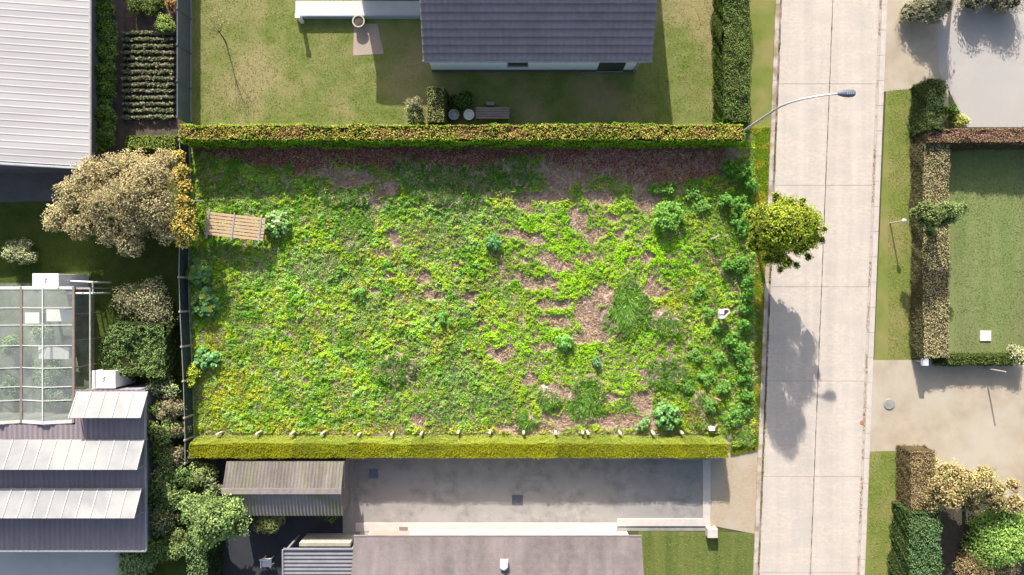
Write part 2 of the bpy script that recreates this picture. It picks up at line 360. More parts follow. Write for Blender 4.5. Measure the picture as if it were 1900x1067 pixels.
gx, gy = np.meshgrid(np.linspace(x0, x1, nx), np.linspace(y0, y1, ny)); gx = gx.ravel(); gy = gy.ravel()
ppx = gx*PPM+950; ppy = 533.5-gy*PPM; Z = zones(ppx, ppy)
edge = np.minimum(np.minimum(smooth(ppx, 348, 360), 1-smooth(ppx, 1385, 1406)), np.minimum(smooth(ppy, 240, 262), 1-smooth(ppy, 812, 840)))
hz = lot_h(ppx, ppy)*edge-.01*(1-edge)+.004*edge
cb = np.array([.12, .18, .03])[None]*np.ones((len(gx), 1))
mixc = lambda c, k, t: c*(1-k[:, None])+np.array(t)[None]*k[:, None]
cb = mixc(cb, Z['yellow'], (.20, .19, .03)); cb = mixc(cb, Z['lime']*.8, (.13, .21, .015)); cb = mixc(cb, Z['silver']*.7, (.08, .14, .05)); cb = mixc(cb, Z['grass'], (.05, .11, .02))
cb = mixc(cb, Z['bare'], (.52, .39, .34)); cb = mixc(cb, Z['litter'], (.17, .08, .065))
cb = cb*(.75+.5*fbm(ppx/8., ppy/8., 99))[:, None]
idx = np.arange(nx*ny).reshape(ny, nx); F = np.stack([idx[:-1, :-1], idx[:-1, 1:], idx[1:, 1:], idx[1:, :-1]], -1).reshape(-1, 4)
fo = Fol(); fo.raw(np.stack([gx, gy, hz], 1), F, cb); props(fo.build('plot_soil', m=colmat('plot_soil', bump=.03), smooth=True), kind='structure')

def scatter(n, a, b, c, e, seed):
    rs = np.random.RandomState(seed); return rs.uniform(a, c, n), rs.uniform(b, e, n), rs
def to_world(px, py, z): return np.stack([(px-950)/PPM, (533.5-py)/PPM, z], 1)
UP = np.array([0, 0, 1.0])
# broadleaf weeds
px, py, rs = scatter(560000, 354, 262, 1398, 828, 11); Z = zones(px, py)
clump = .6*fbm(px/7., py/7., 201, 3)+.4*fbm(px/24., py/24., 211, 2); dens = .35+1.0*smooth(clump, .38, .6)
keep = rs.rand(len(px)) < dens*(1-.96*Z['bare'])*(1-.97*Z['litter'])*(1-.9*Z['grass'])*(1-.35*Z['silver'])
keep &= ((py < 803) | (px > 1356)) & (py < 842-(px-1345)*.22) & ((py > 284) | (px > 1345)); px, py, clump = px[keep], py[keep], clump[keep]; Z = {k: v[keep] for k, v in Z.items()}; n = len(px)
base = np.array([.235, .35, .024])[None]*np.ones((n, 1)); sel = fbm(px/20., py/20., 301, 3)
base = mixc(base, smooth(sel, .5, .62), (.25, .40, .05)); base = mixc(base, smooth(fbm(px/26., py/26., 401, 3), .47, .60)*.8, (.085, .225, .022)); base = mixc(base, smooth(fbm(px/15., py/15., 451, 3), .58, .70)*.45, (.36, .35, .04))
base = mixc(base, Z['lime']*.9, (.25, .46, .008)); base = mixc(base, np.clip(Z['yellow'], 0, 1)*.75, (.34, .36, .03)); base = mixc(base, Z['silver']*.6, (.16, .30, .09)); base = mixc(base, smooth(fbm(px/11., py/11., 431, 3), .52, .64)*.5*(px > 930), (.10, .27, .02))
fr = fbm(px/13., py/13., 501, 3); base = mixc(base, (smooth(fr, .6, .68)*(px < 900)), (.22, .36, .09))
base *= (.86+.46*fbm(px/55., py/55., 611, 2))[:, None]; spark = rs.rand(n) < .06; base[spark] = base[spark]*1.35+.02
brn = (rs.rand(n) < .025+.16*smooth(fbm(px/28., py/28., 471, 3), .46, .6)*(px > 600)+.3*smooth(bl(px, py, blobs_bare, 0), .25, .8)); base[brn] = np.array([.36, .24, .15])*(1+rs.normal(0, .2, (int(brn.sum()), 1)))
base *= (1+rs.normal(0, .15, (n, 1)))*(1+rs.normal(0, .05, (n, 3)))
hh = lot_h(px, py)+.02+rs.rand(n)*.03+smooth(clump, .42, .68)*(.015+.08*rs.rand(n))
size = .045+.04*rs.rand(n)+.045*smooth(fbm(px/24., py/24., 77, 2), .5, .65)*(px < 930)
f = Fol(); f.leaves(to_world(px, py, hh), UP[None]*np.ones((n, 1)), size, base, .38, .55, rs=rs)
props(f.build('weeds'), 'low green broadleaf weeds covering most of the vacant plot', 'weeds', kind='stuff')
# grass
px, py, rs = scatter(230000, 354, 285, 1396, 803, 12); Z = zones(px, py)
pr = .16+.45*smooth(px, 1180, 1260)+1.0*Z['grass']+.6*Z['silver']+.5*Z['yellow']+.25*smooth(fbm(px/30., py/30., 601), .5, .6)
keep = rs.rand(len(px)) < pr*(1-.9*Z['bare'])*(1-.95*Z['litter']); px, py = px[keep], py[keep]; Z = {k: v[keep] for k, v in Z.items()}; n = len(px)
base = np.array([.17, .36, .025])[None]*np.ones((n, 1))
base = mixc(base, Z['grass']*.8, (.13, .34, .04)); base = mixc(base, Z['silver']*.7, (.20, .38, .12)); base = mixc(base, np.clip(Z['yellow'], 0, 1)*.8, (.45, .40, .07))
base *= (1+rs.normal(0, .25, (n, 1)))
flow = fbm(px/40., py/40., 701, 2)*9; lean = .5+.5*rs.rand(n)
dr = np.stack([np.cos(flow)*lean+rs.normal(0, .35, n), np.sin(flow)*lean+rs.normal(0, .35, n), .25+.6*rs.rand(n)], 1)
f = Fol(); f.blades(to_world(px, py, lot_h(px, py)-.01), dr, .14+.16*rs.rand(n), .016+.012*rs.rand(n), base, rs=rs)
props(f.build('grass'), 'long tufty grass growing among the weeds on the plot', 'grass', kind='stuff')
# dead straw on the bare patches
px, py, rs = scatter(300000, 354, 280, 1400, 806, 13); Z = zones(px, py)
keep = rs.rand(len(px)) < Z['bare']*.85+.012+.12*smooth(bl(px, py, blobs_bare, 0), .15, .8); px, py = px[keep], py[keep]; n = len(px)
flow = fbm(px/24., py/24., 801, 2)*12
dr = np.stack([np.cos(flow)+rs.normal(0, .35, n), np.sin(flow)+rs.normal(0, .35, n), .05+.22*rs.rand(n)], 1)
base = pal([(.74, .54, .46), (.60, .44, .38), (.84, .66, .56), (.42, .29, .25), (.62, .50, .34)], n, .2, rs)
f = Fol(); f.blades(to_world(px, py, lot_h(px, py)+.005), dr, .16+.22*rs.rand(n), .018+.014*rs.rand(n), base, rs=rs)
props(f.build('dead_grass'), 'flattened mauve brown dead grass in the bare patches', 'dead grass', kind='stuff')
# leaf litter under the north hedge
px, py, rs = scatter(60000, 360, 272, 1380, 350, 14); Z = zones(px, py)
keep = rs.rand(len(px)) < Z['litter']*.8; px, py = px[keep], py[keep]; n = len(px)
f = Fol(); f.leaves(to_world(px, py, lot_h(px, py)+.012+.02*rs.rand(n)), UP[None]*np.ones((n, 1)), .06+.03*rs.rand(n), pal([(.36, .13, .10), (.20, .09, .07), (.50, .24, .17), (.30, .19, .15)], n, .25, rs), .35, .4, rs=rs)
props(f.build('leaf_litter'), 'reddish brown fallen leaves along the foot of the long hedge', 'leaf litter', kind='stuff')
# verge grass beside the road (sharp area)
px, py, rs = scatter(60000, 1385, 235, 1440, 845, 15)
keep = (px < xr(py)-107+rs.normal(0, .8, len(px))) & (px > 1383) & (py < 842-(px-1345)*.18); px, py = px[keep], py[keep]; n = len(px)
yl = smooth(fbm(px/16., py/16., 901, 3), .45, .62)
base = mixc(np.array([.36, .52, .04])[None]*np.ones((n, 1)), yl, (.62, .62, .08))*(1+rs.normal(0, .22, (n, 1)))
dr = np.stack([rs.normal(0, .6, n), rs.normal(0, .6, n), .5+.5*rs.rand(n)], 1)
f = Fol(); f.blades(to_world(px, py, np.full(n, .0)), dr, .08+.08*rs.rand(n), .014+.01*rs.rand(n), base, rs=rs)
px, py, rs = scatter(26000, 1340, 800, 1415, 848, 16); keep = (px < xr(py)-107) & (py < 847-(px-1345)*.22) & ((px > 1356) | (py < 806)); px, py = px[keep], py[keep]; n = len(px)
dr = np.stack([rs.normal(0, .5, n), rs.normal(0, .5, n), .5+.5*rs.rand(n)], 1)
f.blades(to_world(px, py, np.full(n, .0)), dr, .07+.07*rs.rand(n), .014+.01*rs.rand(n), pal([(.34, .42, .04), (.42, .48, .06), (.25, .36, .04)], n, .2, rs), rs=rs)
props(f.build('verge_grass'), 'bright yellow green verge grass between the plot and the kerb', 'grass', kind='stuff')
# short lawn grass on the neighbouring lawns
f = Fol(); rs = np.random.RandomState(44)
for (a, b_, c_, e_, n_, cols_) in ((360, -10, 1342, 228, 60000, ((.17, .21, .05), (.26, .25, .09), (.11, .17, .035))), (1648, 165, 1715, 664, 14000, ((.24, .27, .08), (.17, .23, .05), (.30, .29, .11))),
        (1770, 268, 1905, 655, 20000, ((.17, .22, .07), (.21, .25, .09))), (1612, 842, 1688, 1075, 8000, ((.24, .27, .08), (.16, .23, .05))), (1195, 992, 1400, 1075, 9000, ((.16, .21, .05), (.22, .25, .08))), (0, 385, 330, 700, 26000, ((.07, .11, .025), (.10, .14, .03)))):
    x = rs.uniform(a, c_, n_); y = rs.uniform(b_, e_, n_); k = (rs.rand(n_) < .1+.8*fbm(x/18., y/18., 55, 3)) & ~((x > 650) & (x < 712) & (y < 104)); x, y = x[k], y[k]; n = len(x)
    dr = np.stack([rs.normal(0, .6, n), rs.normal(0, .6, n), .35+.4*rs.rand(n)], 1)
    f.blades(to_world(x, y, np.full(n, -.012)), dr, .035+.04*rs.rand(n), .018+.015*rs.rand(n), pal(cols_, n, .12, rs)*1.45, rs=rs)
props(f.build('lawn_grass'), 'short mown grass blades on the lawns around the plot', 'grass', kind='stuff')
# gutter weeds on the kerb line
px, py, rs = scatter(4200, -1, -20, 1, 1090, 17)
den = fbm(py/30., py*0, 33, 3); keep = rs.rand(len(py)) < smooth(den, .45, .7); py = py[keep]; n = len(py)
px = xr(py)-97.5+rs.normal(0, 1.2, n)
f = Fol(); f.leaves(to_world(px, py, .03+.03*rs.rand(n)), UP[None]*np.ones((n, 1)), .05+.04*rs.rand(n), pal([(.26, .18, .07), (.16, .14, .05), (.10, .14, .03)], n, .2, rs), .4, .5, rs=rs)
py2 = rs.uniform(-20, 1090, 1300); den = fbm(py2/26., py2*0, 37, 3); py2 = py2[den > .5]; n = len(py2); px2 = xr(py2)+88.5+rs.normal(0, 1.1, n)
f.leaves(to_world(px2, py2, .02+.02*rs.rand(n)), UP[None]*np.ones((n, 1)), .04+.04*rs.rand(n), pal([(.28, .2, .12), (.2, .17, .1), (.34, .22, .14)], n, .2, rs), .4, .5, rs=rs)
props(f.build('gutter_weeds'), 'small brown weeds and debris caught along both road gutters', 'weeds', kind='stuff')

# ================================================================ HEDGES
def hedge(name, pts, hgt, label, cat='hedge', top=((.3, .3, .1),), side=((.06, .12, .02),), core=(.05, .06, .02), leaf=.07, dens=330, group=None, batter=.12, seed=1, wob=.05, rot=0, topgrad=None, jit=.6, tops=1.0):
    """pts: world quad corners of the hedge base, (x0,y0,x1,y1) axis-aligned rectangle or a centre/size/rotation"""
    x0, y0, x1, y1 = pts; rs = np.random.RandomState(seed); f = Fol()
    cx, cy = (x0+x1)/2, (y0+y1)/2; lx, ly = (x1-x0), (y1-y0)
    nxs = max(4, int(lx/.25)); nys = max(4, int(ly/.25)); nz = max(3, int(hgt/.25))
    def surf(u, v, fc):
        # returns local pos and normal ; fc 0 top,1 x-,2 x+,3 y-,4 y+
        if fc == 0: p = np.stack([(u-.5)*lx, (v-.5)*ly, np.full_like(u, hgt)], 1); nn = (0, 0, 1)
        elif fc == 1: p = np.stack([np.full_like(u, -.5*lx), (u-.5)*ly, v*hgt], 1); nn = (-1, 0, .15)
        elif fc == 2: p = np.stack([np.full_like(u, .5*lx), (u-.5)*ly, v*hgt], 1); nn = (1, 0, .15)
        elif fc == 3: p = np.stack([(u-.5)*lx, np.full_like(u, -.5*ly), v*hgt], 1); nn = (0, -1, .15)
        else: p = np.stack([(u-.5)*lx, np.full_like(u, .5*ly), v*hgt], 1); nn = (0, 1, .15)
        k = 1-p[:, 2]/hgt; sx = 1+2*batter*k/lx; sy = 1+2*batter*k/ly
        p[:, 0] *= sx; p[:, 1] *= sy
        w1 = (fbm(p[:, 0]*1.1+50+seed, p[:, 1]*1.1+p[:, 2]+50, seed+3, 3)-.5)*2*wob*2; nv = np.array(nn, float); nv /= np.linalg.norm(nv)
        w2 = (fbm(p[:, 0]*4+9, p[:, 1]*4+p[:, 2]*4, seed+9, 2)-.5)*2*wob
        p = p+nv[None]*(w1+w2)[:, None]
        return p, nv
    for fc in range(5):
        a, bb = ((nxs, nys) if fc == 0 else (nys, nz) if fc in (1, 2) else (nxs, nz))
        u, v = np.meshgrid(np.linspace(0, 1, a+1), np.linspace(0, 1, bb+1)); p, nv = surf(u.ravel(), v.ravel(), fc)
        p = p*np.array([1-.09/lx*1.0, 1-.09/ly, 1-.05/hgt])
        idx = np.arange((a+1)*(bb+1)).reshape(bb+1, a+1); F = np.stack([idx[:-1, :-1], idx[:-1, 1:], idx[1:, 1:], idx[1:, :-1]], -1).reshape(-1, 4)
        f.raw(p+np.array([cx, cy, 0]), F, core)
        area = (lx*ly if fc == 0 else ly*hgt if fc in (1, 2) else lx*hgt); n = int(area*dens)
        u, v = rs.rand(n), rs.rand(n); p, nv = surf(u, v, fc); p = p+nv[None]*rs.uniform(-.04, .035, (n, 1))
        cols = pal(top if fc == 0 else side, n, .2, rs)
        if topgrad is not None: cols = topgrad(p+np.array([cx, cy, 0]), cols, fc, rs)
        f.leaves(p+np.array([cx, cy, 0]), nv[None]*np.ones((n, 1)), leaf*(.75+.5*rs.rand(n)), cols, .38, jit, rs=rs)
    o = f.build(name, loc=(cx, cy, 0)); props(o, label, cat, group); return o
def hpx(tx0, ty0, tx1, ty1, h):
    """hedge base rectangle from the image rectangle of its top face"""
    a = W(tx0, ty1, h); b = W(tx1, ty0, h); return (a.x, a.y, b.x, b.y)
# long copper-and-green north hedge
def ng(p, c, fc, rs):
    k = fbm(p[:, 0]*.9+40, p[:, 1]*.9+40, 71, 3); rd = smooth(k, .48, .62)
    if fc == 0:
        c = c*(1-rd[:, None]*.75)+np.array([.40, .25, .11])[None]*(rd[:, None]*.6)*(1+rs.normal(0, .25, (len(c), 1)))
        ge = smooth(fbm(p[:, 0]*2.2+3, p[:, 1]*2.2+3, 73, 2), .55, .7)*.6; c = c*(1-ge[:, None])+np.array([.22, .27, .03])[None]*ge[:, None]
    else:
        c = c*(.8+.5*k[:, None])
    return c
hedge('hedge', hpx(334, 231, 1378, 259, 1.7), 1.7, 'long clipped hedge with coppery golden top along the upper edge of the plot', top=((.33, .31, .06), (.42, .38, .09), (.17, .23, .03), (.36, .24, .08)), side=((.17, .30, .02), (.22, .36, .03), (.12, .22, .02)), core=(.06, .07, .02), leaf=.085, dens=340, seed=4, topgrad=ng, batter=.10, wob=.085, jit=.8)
# south hedge: yellow-green, neatly clipped
def sg(p, c, fc, rs):
    seg = np.floor(p[:, 0]/1.3+.15*np.sin(p[:, 0]*.7)+60).astype(int); tb_ = np.random.RandomState(5).rand(200, 2); k = .55*tb_[seg % 200, 0]+.45*fbm(p[:, 0]*1.6+40, p[:, 1]*1.6+p[:, 2]+40, 81, 3)
    c = c*(.80+.38*tb_[seg % 200, 1])[:, None]; rb = (rs.rand(len(c)) < .10*(fc == 0)); c[rb] = np.array([.25, .17, .05])
    a = smooth(k, .40, .62)[:, None]; return c*(1-.6*a)+np.array([.235, .225, .008] if fc == 0 else [.26, .29, .05])[None]*.6*a
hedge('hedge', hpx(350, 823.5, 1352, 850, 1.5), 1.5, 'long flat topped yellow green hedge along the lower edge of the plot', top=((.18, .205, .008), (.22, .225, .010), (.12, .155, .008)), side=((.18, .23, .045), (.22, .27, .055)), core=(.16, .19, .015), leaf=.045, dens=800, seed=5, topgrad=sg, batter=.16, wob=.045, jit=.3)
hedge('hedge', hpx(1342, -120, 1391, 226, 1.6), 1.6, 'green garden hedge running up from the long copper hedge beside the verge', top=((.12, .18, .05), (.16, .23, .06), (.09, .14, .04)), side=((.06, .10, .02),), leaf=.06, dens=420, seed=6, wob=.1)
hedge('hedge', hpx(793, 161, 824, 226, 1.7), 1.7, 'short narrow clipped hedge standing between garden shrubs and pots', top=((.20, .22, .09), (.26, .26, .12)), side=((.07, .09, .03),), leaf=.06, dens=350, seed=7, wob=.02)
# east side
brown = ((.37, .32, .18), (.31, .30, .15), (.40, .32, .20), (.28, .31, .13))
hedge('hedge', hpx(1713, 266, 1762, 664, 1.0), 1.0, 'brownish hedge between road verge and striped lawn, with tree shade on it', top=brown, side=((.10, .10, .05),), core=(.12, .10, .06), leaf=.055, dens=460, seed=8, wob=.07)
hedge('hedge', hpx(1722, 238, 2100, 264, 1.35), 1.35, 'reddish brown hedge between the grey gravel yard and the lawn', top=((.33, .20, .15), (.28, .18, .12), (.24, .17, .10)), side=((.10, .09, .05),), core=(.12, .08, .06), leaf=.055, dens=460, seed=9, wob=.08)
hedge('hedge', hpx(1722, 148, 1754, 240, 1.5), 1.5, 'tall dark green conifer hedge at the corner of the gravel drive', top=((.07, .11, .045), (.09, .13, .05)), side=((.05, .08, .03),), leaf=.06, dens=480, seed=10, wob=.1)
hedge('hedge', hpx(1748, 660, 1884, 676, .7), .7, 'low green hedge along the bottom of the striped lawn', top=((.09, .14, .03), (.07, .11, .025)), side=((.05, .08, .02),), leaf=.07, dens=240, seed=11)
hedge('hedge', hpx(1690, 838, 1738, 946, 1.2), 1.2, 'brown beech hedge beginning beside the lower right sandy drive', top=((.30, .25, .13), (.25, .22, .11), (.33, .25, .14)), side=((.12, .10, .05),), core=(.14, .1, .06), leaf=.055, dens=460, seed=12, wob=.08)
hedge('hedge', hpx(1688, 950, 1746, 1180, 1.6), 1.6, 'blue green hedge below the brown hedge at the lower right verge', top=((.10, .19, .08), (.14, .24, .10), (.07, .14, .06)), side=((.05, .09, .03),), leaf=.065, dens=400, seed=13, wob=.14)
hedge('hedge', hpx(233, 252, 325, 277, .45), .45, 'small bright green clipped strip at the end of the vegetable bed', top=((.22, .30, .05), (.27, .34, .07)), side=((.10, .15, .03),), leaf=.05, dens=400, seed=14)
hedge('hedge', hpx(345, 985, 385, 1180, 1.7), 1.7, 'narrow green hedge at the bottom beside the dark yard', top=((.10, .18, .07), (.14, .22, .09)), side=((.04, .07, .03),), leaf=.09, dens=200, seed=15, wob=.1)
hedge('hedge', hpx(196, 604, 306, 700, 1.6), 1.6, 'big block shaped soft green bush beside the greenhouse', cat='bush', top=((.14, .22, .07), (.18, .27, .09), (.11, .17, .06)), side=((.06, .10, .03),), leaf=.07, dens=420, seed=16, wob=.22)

# ================================================================ SHRUBS, TREES
bark = mat('bark', (.16, .12, .09), (.09, .07, .05), 8, .95, .02, 30)
def lobes_foliage(f, lobes, cols, leaf, dens, rs, core=None, jit=.7, dark=None):
    for i, (c, r) in enumerate(lobes):
        c = np.array(c, float)
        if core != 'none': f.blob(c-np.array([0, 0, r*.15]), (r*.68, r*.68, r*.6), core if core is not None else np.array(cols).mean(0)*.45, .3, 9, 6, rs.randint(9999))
        n = int(dens*r*r*7)
        d_ = sph(n, rs); rad = r*(.55+.5*rs.rand(n)**.6)
        bump = 1+.25*np.sin(d_[:, 0]*5+i)*np.cos(d_[:, 1]*6+2*i)
        p = c+d_*np.stack([rad*bump, rad*bump, rad*.85], 1)
        keep = p[:, 2] > .02; p = p[keep]; d_ = d_[keep]; n = len(p)
        tone = 1+rs.uniform(-.3, .28)
        f.leaves(p, d_+np.array([0, 0, .5]), leaf*(.7+.6*rs.rand(n)), pal(cols, n, .2, rs)*tone, .36, jit, rs=rs)
def shrub(name, px, py, r, h, label, cat='shrub', cols=((.1, .16, .04),), leaf=.09, dens=170, group=None, n=7, flat=.8, seed=None, pz=None, rx=1.0, ry=1.0):
    cols = tuple(tuple(v*1.25 for v in c_) for c_ in cols); leaf *= .72; dens *= 1.8; seed = seed if seed is not None else int(px*7+py*13) % 99991; rs = np.random.RandomState(seed); r = r/PPM
    c = W(px, py, h*.6 if pz is None else pz); f = Fol(); lobes = []
    for i in range(n):
        a = 2.4*i+rs.rand(); q = math.sqrt((i+.3)/n)*.72*r; rr = r*rs.uniform(.36, .55)
        zc = max(h*.55*(1-.5*(q/r)**2)+rs.uniform(-.1, .1)*h, rr*.3)
        lobes.append(((c.x+math.cos(a)*q*rx, c.y+math.sin(a)*q*ry, min(zc, max(h-rr*.6, rr*.4))), rr))
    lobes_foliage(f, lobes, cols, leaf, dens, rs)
    # woody base so that it visibly stands on the ground
    mb = MB(); 
    for i in range(3):
        a = rs.rand()*6.3; top = lobes[i % len(lobes)][0]; mb.tube([(c.x+.04*math.cos(a), c.y+.04*math.sin(a), -.05), top], [.025, .012], 5)
    V = np.array(mb.v); Q = [q_ if len(q_) == 4 else None for q_ in mb.f]; Q = np.array([q_ for q_ in Q if q_])
    f.raw(V, Q, (.12, .09, .06))
    o = f.build(name, loc=(c.x, c.y, 0)); props(o, label, cat, group); return o
def tree(name, base, lobes, label, cols, leaf=.12, dens=150, trunk=.14, cat='tree', seed=1, core=None, group=None, zk=1.0):
    """base px,py of the trunk foot; lobes: (px,py,rpx,z)"""
    leaf *= .8; dens *= 1.5; rs = np.random.RandomState(seed); b = W(*base); root = empty(name, (b.x, b.y, 0), label, cat, group)
    L = [(tuple(W(a, c, z)), r/PPM) for a, c, r, z in lobes]
    mean = np.mean([l[0] for l in L], 0); zl = min(l[0][2] for l in L)
    fork = Vector((b.x+(mean[0]-b.x)*.35, b.y+(mean[1]-b.y)*.35, max(.35, zl*.6)))
    mb = MB(); mb.tube([(b.x, b.y, -.1), (b.x*.5+fork.x*.5+.03, b.y*.5+fork.y*.5, fork.z*.5), fork], [trunk*1.25, trunk, trunk*.8], 9)
    for c, r in L:
        m_ = (Vector(c)+fork)/2+Vector((rs.uniform(-.1, .1), rs.uniform(-.1, .1), .15)); mb.tube([fork, m_, Vector(c), Vector(c)+Vector((rs.uniform(-.5, .5)*r, rs.uniform(-.5, .5)*r, r*.6))], [trunk*.55, trunk*.34, trunk*.16, .01], 6)
    mb.build('trunk', bark, root, smooth=True)
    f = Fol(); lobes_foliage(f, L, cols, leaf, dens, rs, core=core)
    f.build('crown', root, loc=tuple(mean)); return root
def ring(cx, cy, rx, ry, z, n, r, seed, zt=0):
    rs = random.Random(seed); out = []
    for i in range(n):
        q = math.sqrt((i+.5)/n); a = 2.399*i+rs.random()*.6
        out.append((cx+math.cos(a)*q*rx*.85, cy+math.sin(a)*q*ry*.85, r*rs.uniform(.75, 1.2), z+zt*(1-q*q)+rs.uniform(-.25, .25)))
    return out
# street tree leaning over the road
tree('tree', (1400, 448), ring(1462, 418, 62, 52, 3.2, 22, 19, 3, 2.8)+ring(1440, 432, 50, 40, 2.5, 7, 17, 4, 0)+[(1530, 425, 6, 4.0), (1524, 445, 7, 3.6), (1490, 372, 7, 4.6), (1440, 362, 7, 4.2), (1478, 492, 7, 3.0), (1448, 500, 7, 2.8), (1500, 476, 8, 3.2), (1405, 430, 15, 2.9), (1400, 455, 13, 2.6), (1445, 475, 17, 3.0), (1460, 488, 12, 3.2), (1425, 480, 13, 2.8), (1508, 450, 12, 3.6), (1480, 460, 14, 3.2), (1510, 415, 14, 4.2), (1395, 400, 13, 3.0)],
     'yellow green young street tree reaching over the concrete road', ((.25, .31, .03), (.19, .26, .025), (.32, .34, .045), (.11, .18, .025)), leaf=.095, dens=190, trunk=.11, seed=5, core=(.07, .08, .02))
# golden tan tree at the left boundary
tc = ((.44, .36, .20), (.37, .33, .18), (.50, .41, .24), (.28, .28, .13))
L = [(a_, b_, c_, z_*.55+.15) for a_, b_, c_, z_ in [(110, 400, 24, 3.6), (135, 360, 30, 4), (150, 420, 26, 3.8), (165, 325, 28, 4.2), (190, 380, 36, 4.8), (205, 430, 24, 4), (215, 315, 30, 4.4), (240, 360, 38, 5.2), (250, 305, 28, 4.3), (280, 330, 36, 4.8), (245, 405, 28, 4.2), (290, 385, 32, 4.6), (240, 450, 24, 3.6), (235, 462, 14, 3.4), (305, 300, 24, 4), (310, 430, 22, 3.6), (285, 415, 14, 3.6), (170, 300, 14, 4), (95, 415, 14, 3.4)]]+[(215, 370, 34, 1.3), (255, 415, 26, 1.2), (280, 360, 30, 1.3), (170, 375, 28, 1.3)]
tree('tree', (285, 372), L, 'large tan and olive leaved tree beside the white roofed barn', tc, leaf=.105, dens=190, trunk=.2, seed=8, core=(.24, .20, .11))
L = [(331, 290, 12, 2.2), (338, 318, 14, 2.4), (342, 348, 14, 2.4), (340, 375, 15, 2.5), (345, 402, 18, 2.4), (348, 428, 18, 2.2), (338, 448, 13, 2.0), (328, 330, 12, 2.4), (330, 420, 15, 2.4)]
tree('tree', (352, 385), L, 'golden yellow leaved small tree growing over the plot fence', ((.48, .33, .05), (.42, .36, .10), (.30, .28, .06), (.52, .42, .16)), leaf=.11, dens=170, trunk=.07, seed=9, core=(.16, .13, .04))
# garden trees/shrubs
pale = ((.22, .26, .13), (.28, .31, .16), (.17, .20, .09))
shrub('shrub', 33, 466, 30, 1.2, 'small pale round shrub alone on the dark lawn at far left', cols=((.27, .30, .16), (.34, .35, .2)), leaf=.1)
shrub('shrub', 268, 562, 52, 1.9, 'feathery dry looking shrub above the block shaped bush', cols=((.30, .26, .17), (.24, .24, .13), (.16, .18, .08)), leaf=.1, dens=90, n=11, ry=.75)
shrub('vine', 345, 700, 17, 1.3, 'lime yellow climbing plant sprawling over the mesh fence', 'climbing plant', cols=((.33, .42, .05), (.40, .42, .06), (.24, .34, .04)), leaf=.12, n=6, pz=1.2, ry=1.5, rx=.75)
shrub('shrub', 769, 195, 19, 1.1, 'upper of two rounded grey green shrubs left of the narrow garden hedge', cols=((.21, .22, .12), (.27, .27, .15)), leaf=.07)
shrub('shrub', 768, 217, 18, .9, 'lower of two rounded grey green shrubs, touching the copper hedge', cols=((.19, .22, .10), (.25, .27, .13)), leaf=.07)
shrub('shrub', 856, 186, 26, .9, 'dark green low shrub shaded by the tiled house', cols=((.07, .11, .03), (.09, .13, .035)), leaf=.08, ry=.6, n=9)
shrub('shrub', 1768, 205, 15, 1.0, 'small green shrub beside the tall dark conifer hedge', cols=((.13, .22, .04), (.17, .26, .06)), leaf=.09)
shrub('shrub', 1782, 222, 19, .7, 'pale yellow spreading shrub at the corner of the gravel yard', cols=((.42, .42, .14), (.33, .36, .10)), leaf=.08, ry=.7)
shrub('shrub', 1738, 4, 42, 1.6, 'dark shrub at the top edge by the gravel drive', cols=((.15, .16, .10), (.18, .17, .11)), leaf=.1, pz=1.5, ry=.5, n=10)
shrub('shrub', 1893, 662, 22, 1.3, 'whitish flowering shrub at the right edge above the sandy drive', cols=((.34, .33, .22), (.26, .30, .14)), leaf=.09)
shrub('shrub', 1850, -20, 60, 1.4, 'dark foliage clump along the top edge of the gravel yard', cols=((.17, .15, .11), (.12, .13, .08)), leaf=.1, pz=1.2, ry=.5)
tree('tree', (1722, 418), [(1700, 395, 11, 2.4), (1718, 385, 14, 2.8), (1735, 398, 18, 3.0), (1755, 388, 15, 3.0), (1772, 392, 15, 2.9), (1788, 385, 9, 2.8), (1730, 415, 15, 2.5), (1750, 410, 12, 2.6), (1765, 405, 10, 2.8), (1725, 432, 10, 2.0), (1712, 410, 9, 2.3)],
     'green garden tree growing from the brownish hedge by the lawn', ((.14, .19, .06), (.20, .25, .10), (.10, .14, .05)), leaf=.1, dens=230, trunk=.08, seed=11, core=(.06, .08, .03), zk=1.0)
tree('tree', (388, 950), ring(395, 962, 56, 46, 2.6, 14, 20, 5, 1.0), 'round bright green tree in front of the corrugated shed', ((.19, .27, .09), (.26, .34, .13), (.13, .20, .06)), leaf=.13, dens=120, trunk=.12, seed=12, core=(.08, .12, .04))
shrub('topiary', 493, 974, 27, 2.2, 'ball shaped clipped bush below the corrugated shed', 'topiary', cols=((.18, .21, .07), (.22, .25, .09)), leaf=.06, dens=260, n=10, pz=1.7)
shrub('shrub', 612, 962, 12, .7, 'tiny bright green plant at the shed corner', cols=((.16, .25, .06),), leaf=.07)
shrub('shrub', 243, 1056, 40, 1.5, 'light green bush at the bottom edge by the concrete yard', cols=((.19, .26, .10), (.25, .31, .14)), leaf=.1)
tree('tree', (1788, 935), ring(1790, 905, 74, 48, 1.7, 15, 20, 7, .6)+[(1850, 930, 18, 1.6), (1880, 900, 14, 1.4), (1730, 940, 14, 1.4), (1885, 935, 18, 1.5)], 'spreading tan and yellow shrub like tree beside the lower right sandy drive', ((.36, .28, .14), (.30, .27, .11), (.24, .24, .09), (.42, .33, .18)), leaf=.11, dens=130, trunk=.1, seed=13, core=(.16, .12, .06))
shrub('shrub', 1733, 862, 18, 1.1, 'golden yellow shrub at the drive end of the brown hedge', cols=((.45, .36, .10), (.36, .31, .10)), leaf=.08, pz=1.0)
shrub('shrub', 1868, 995, 62, 1.7, 'large bright green bush in the lower right corner bed', cols=((.16, .25, .06), (.21, .31, .08), (.12, .19, .05)), leaf=.12, n=13)
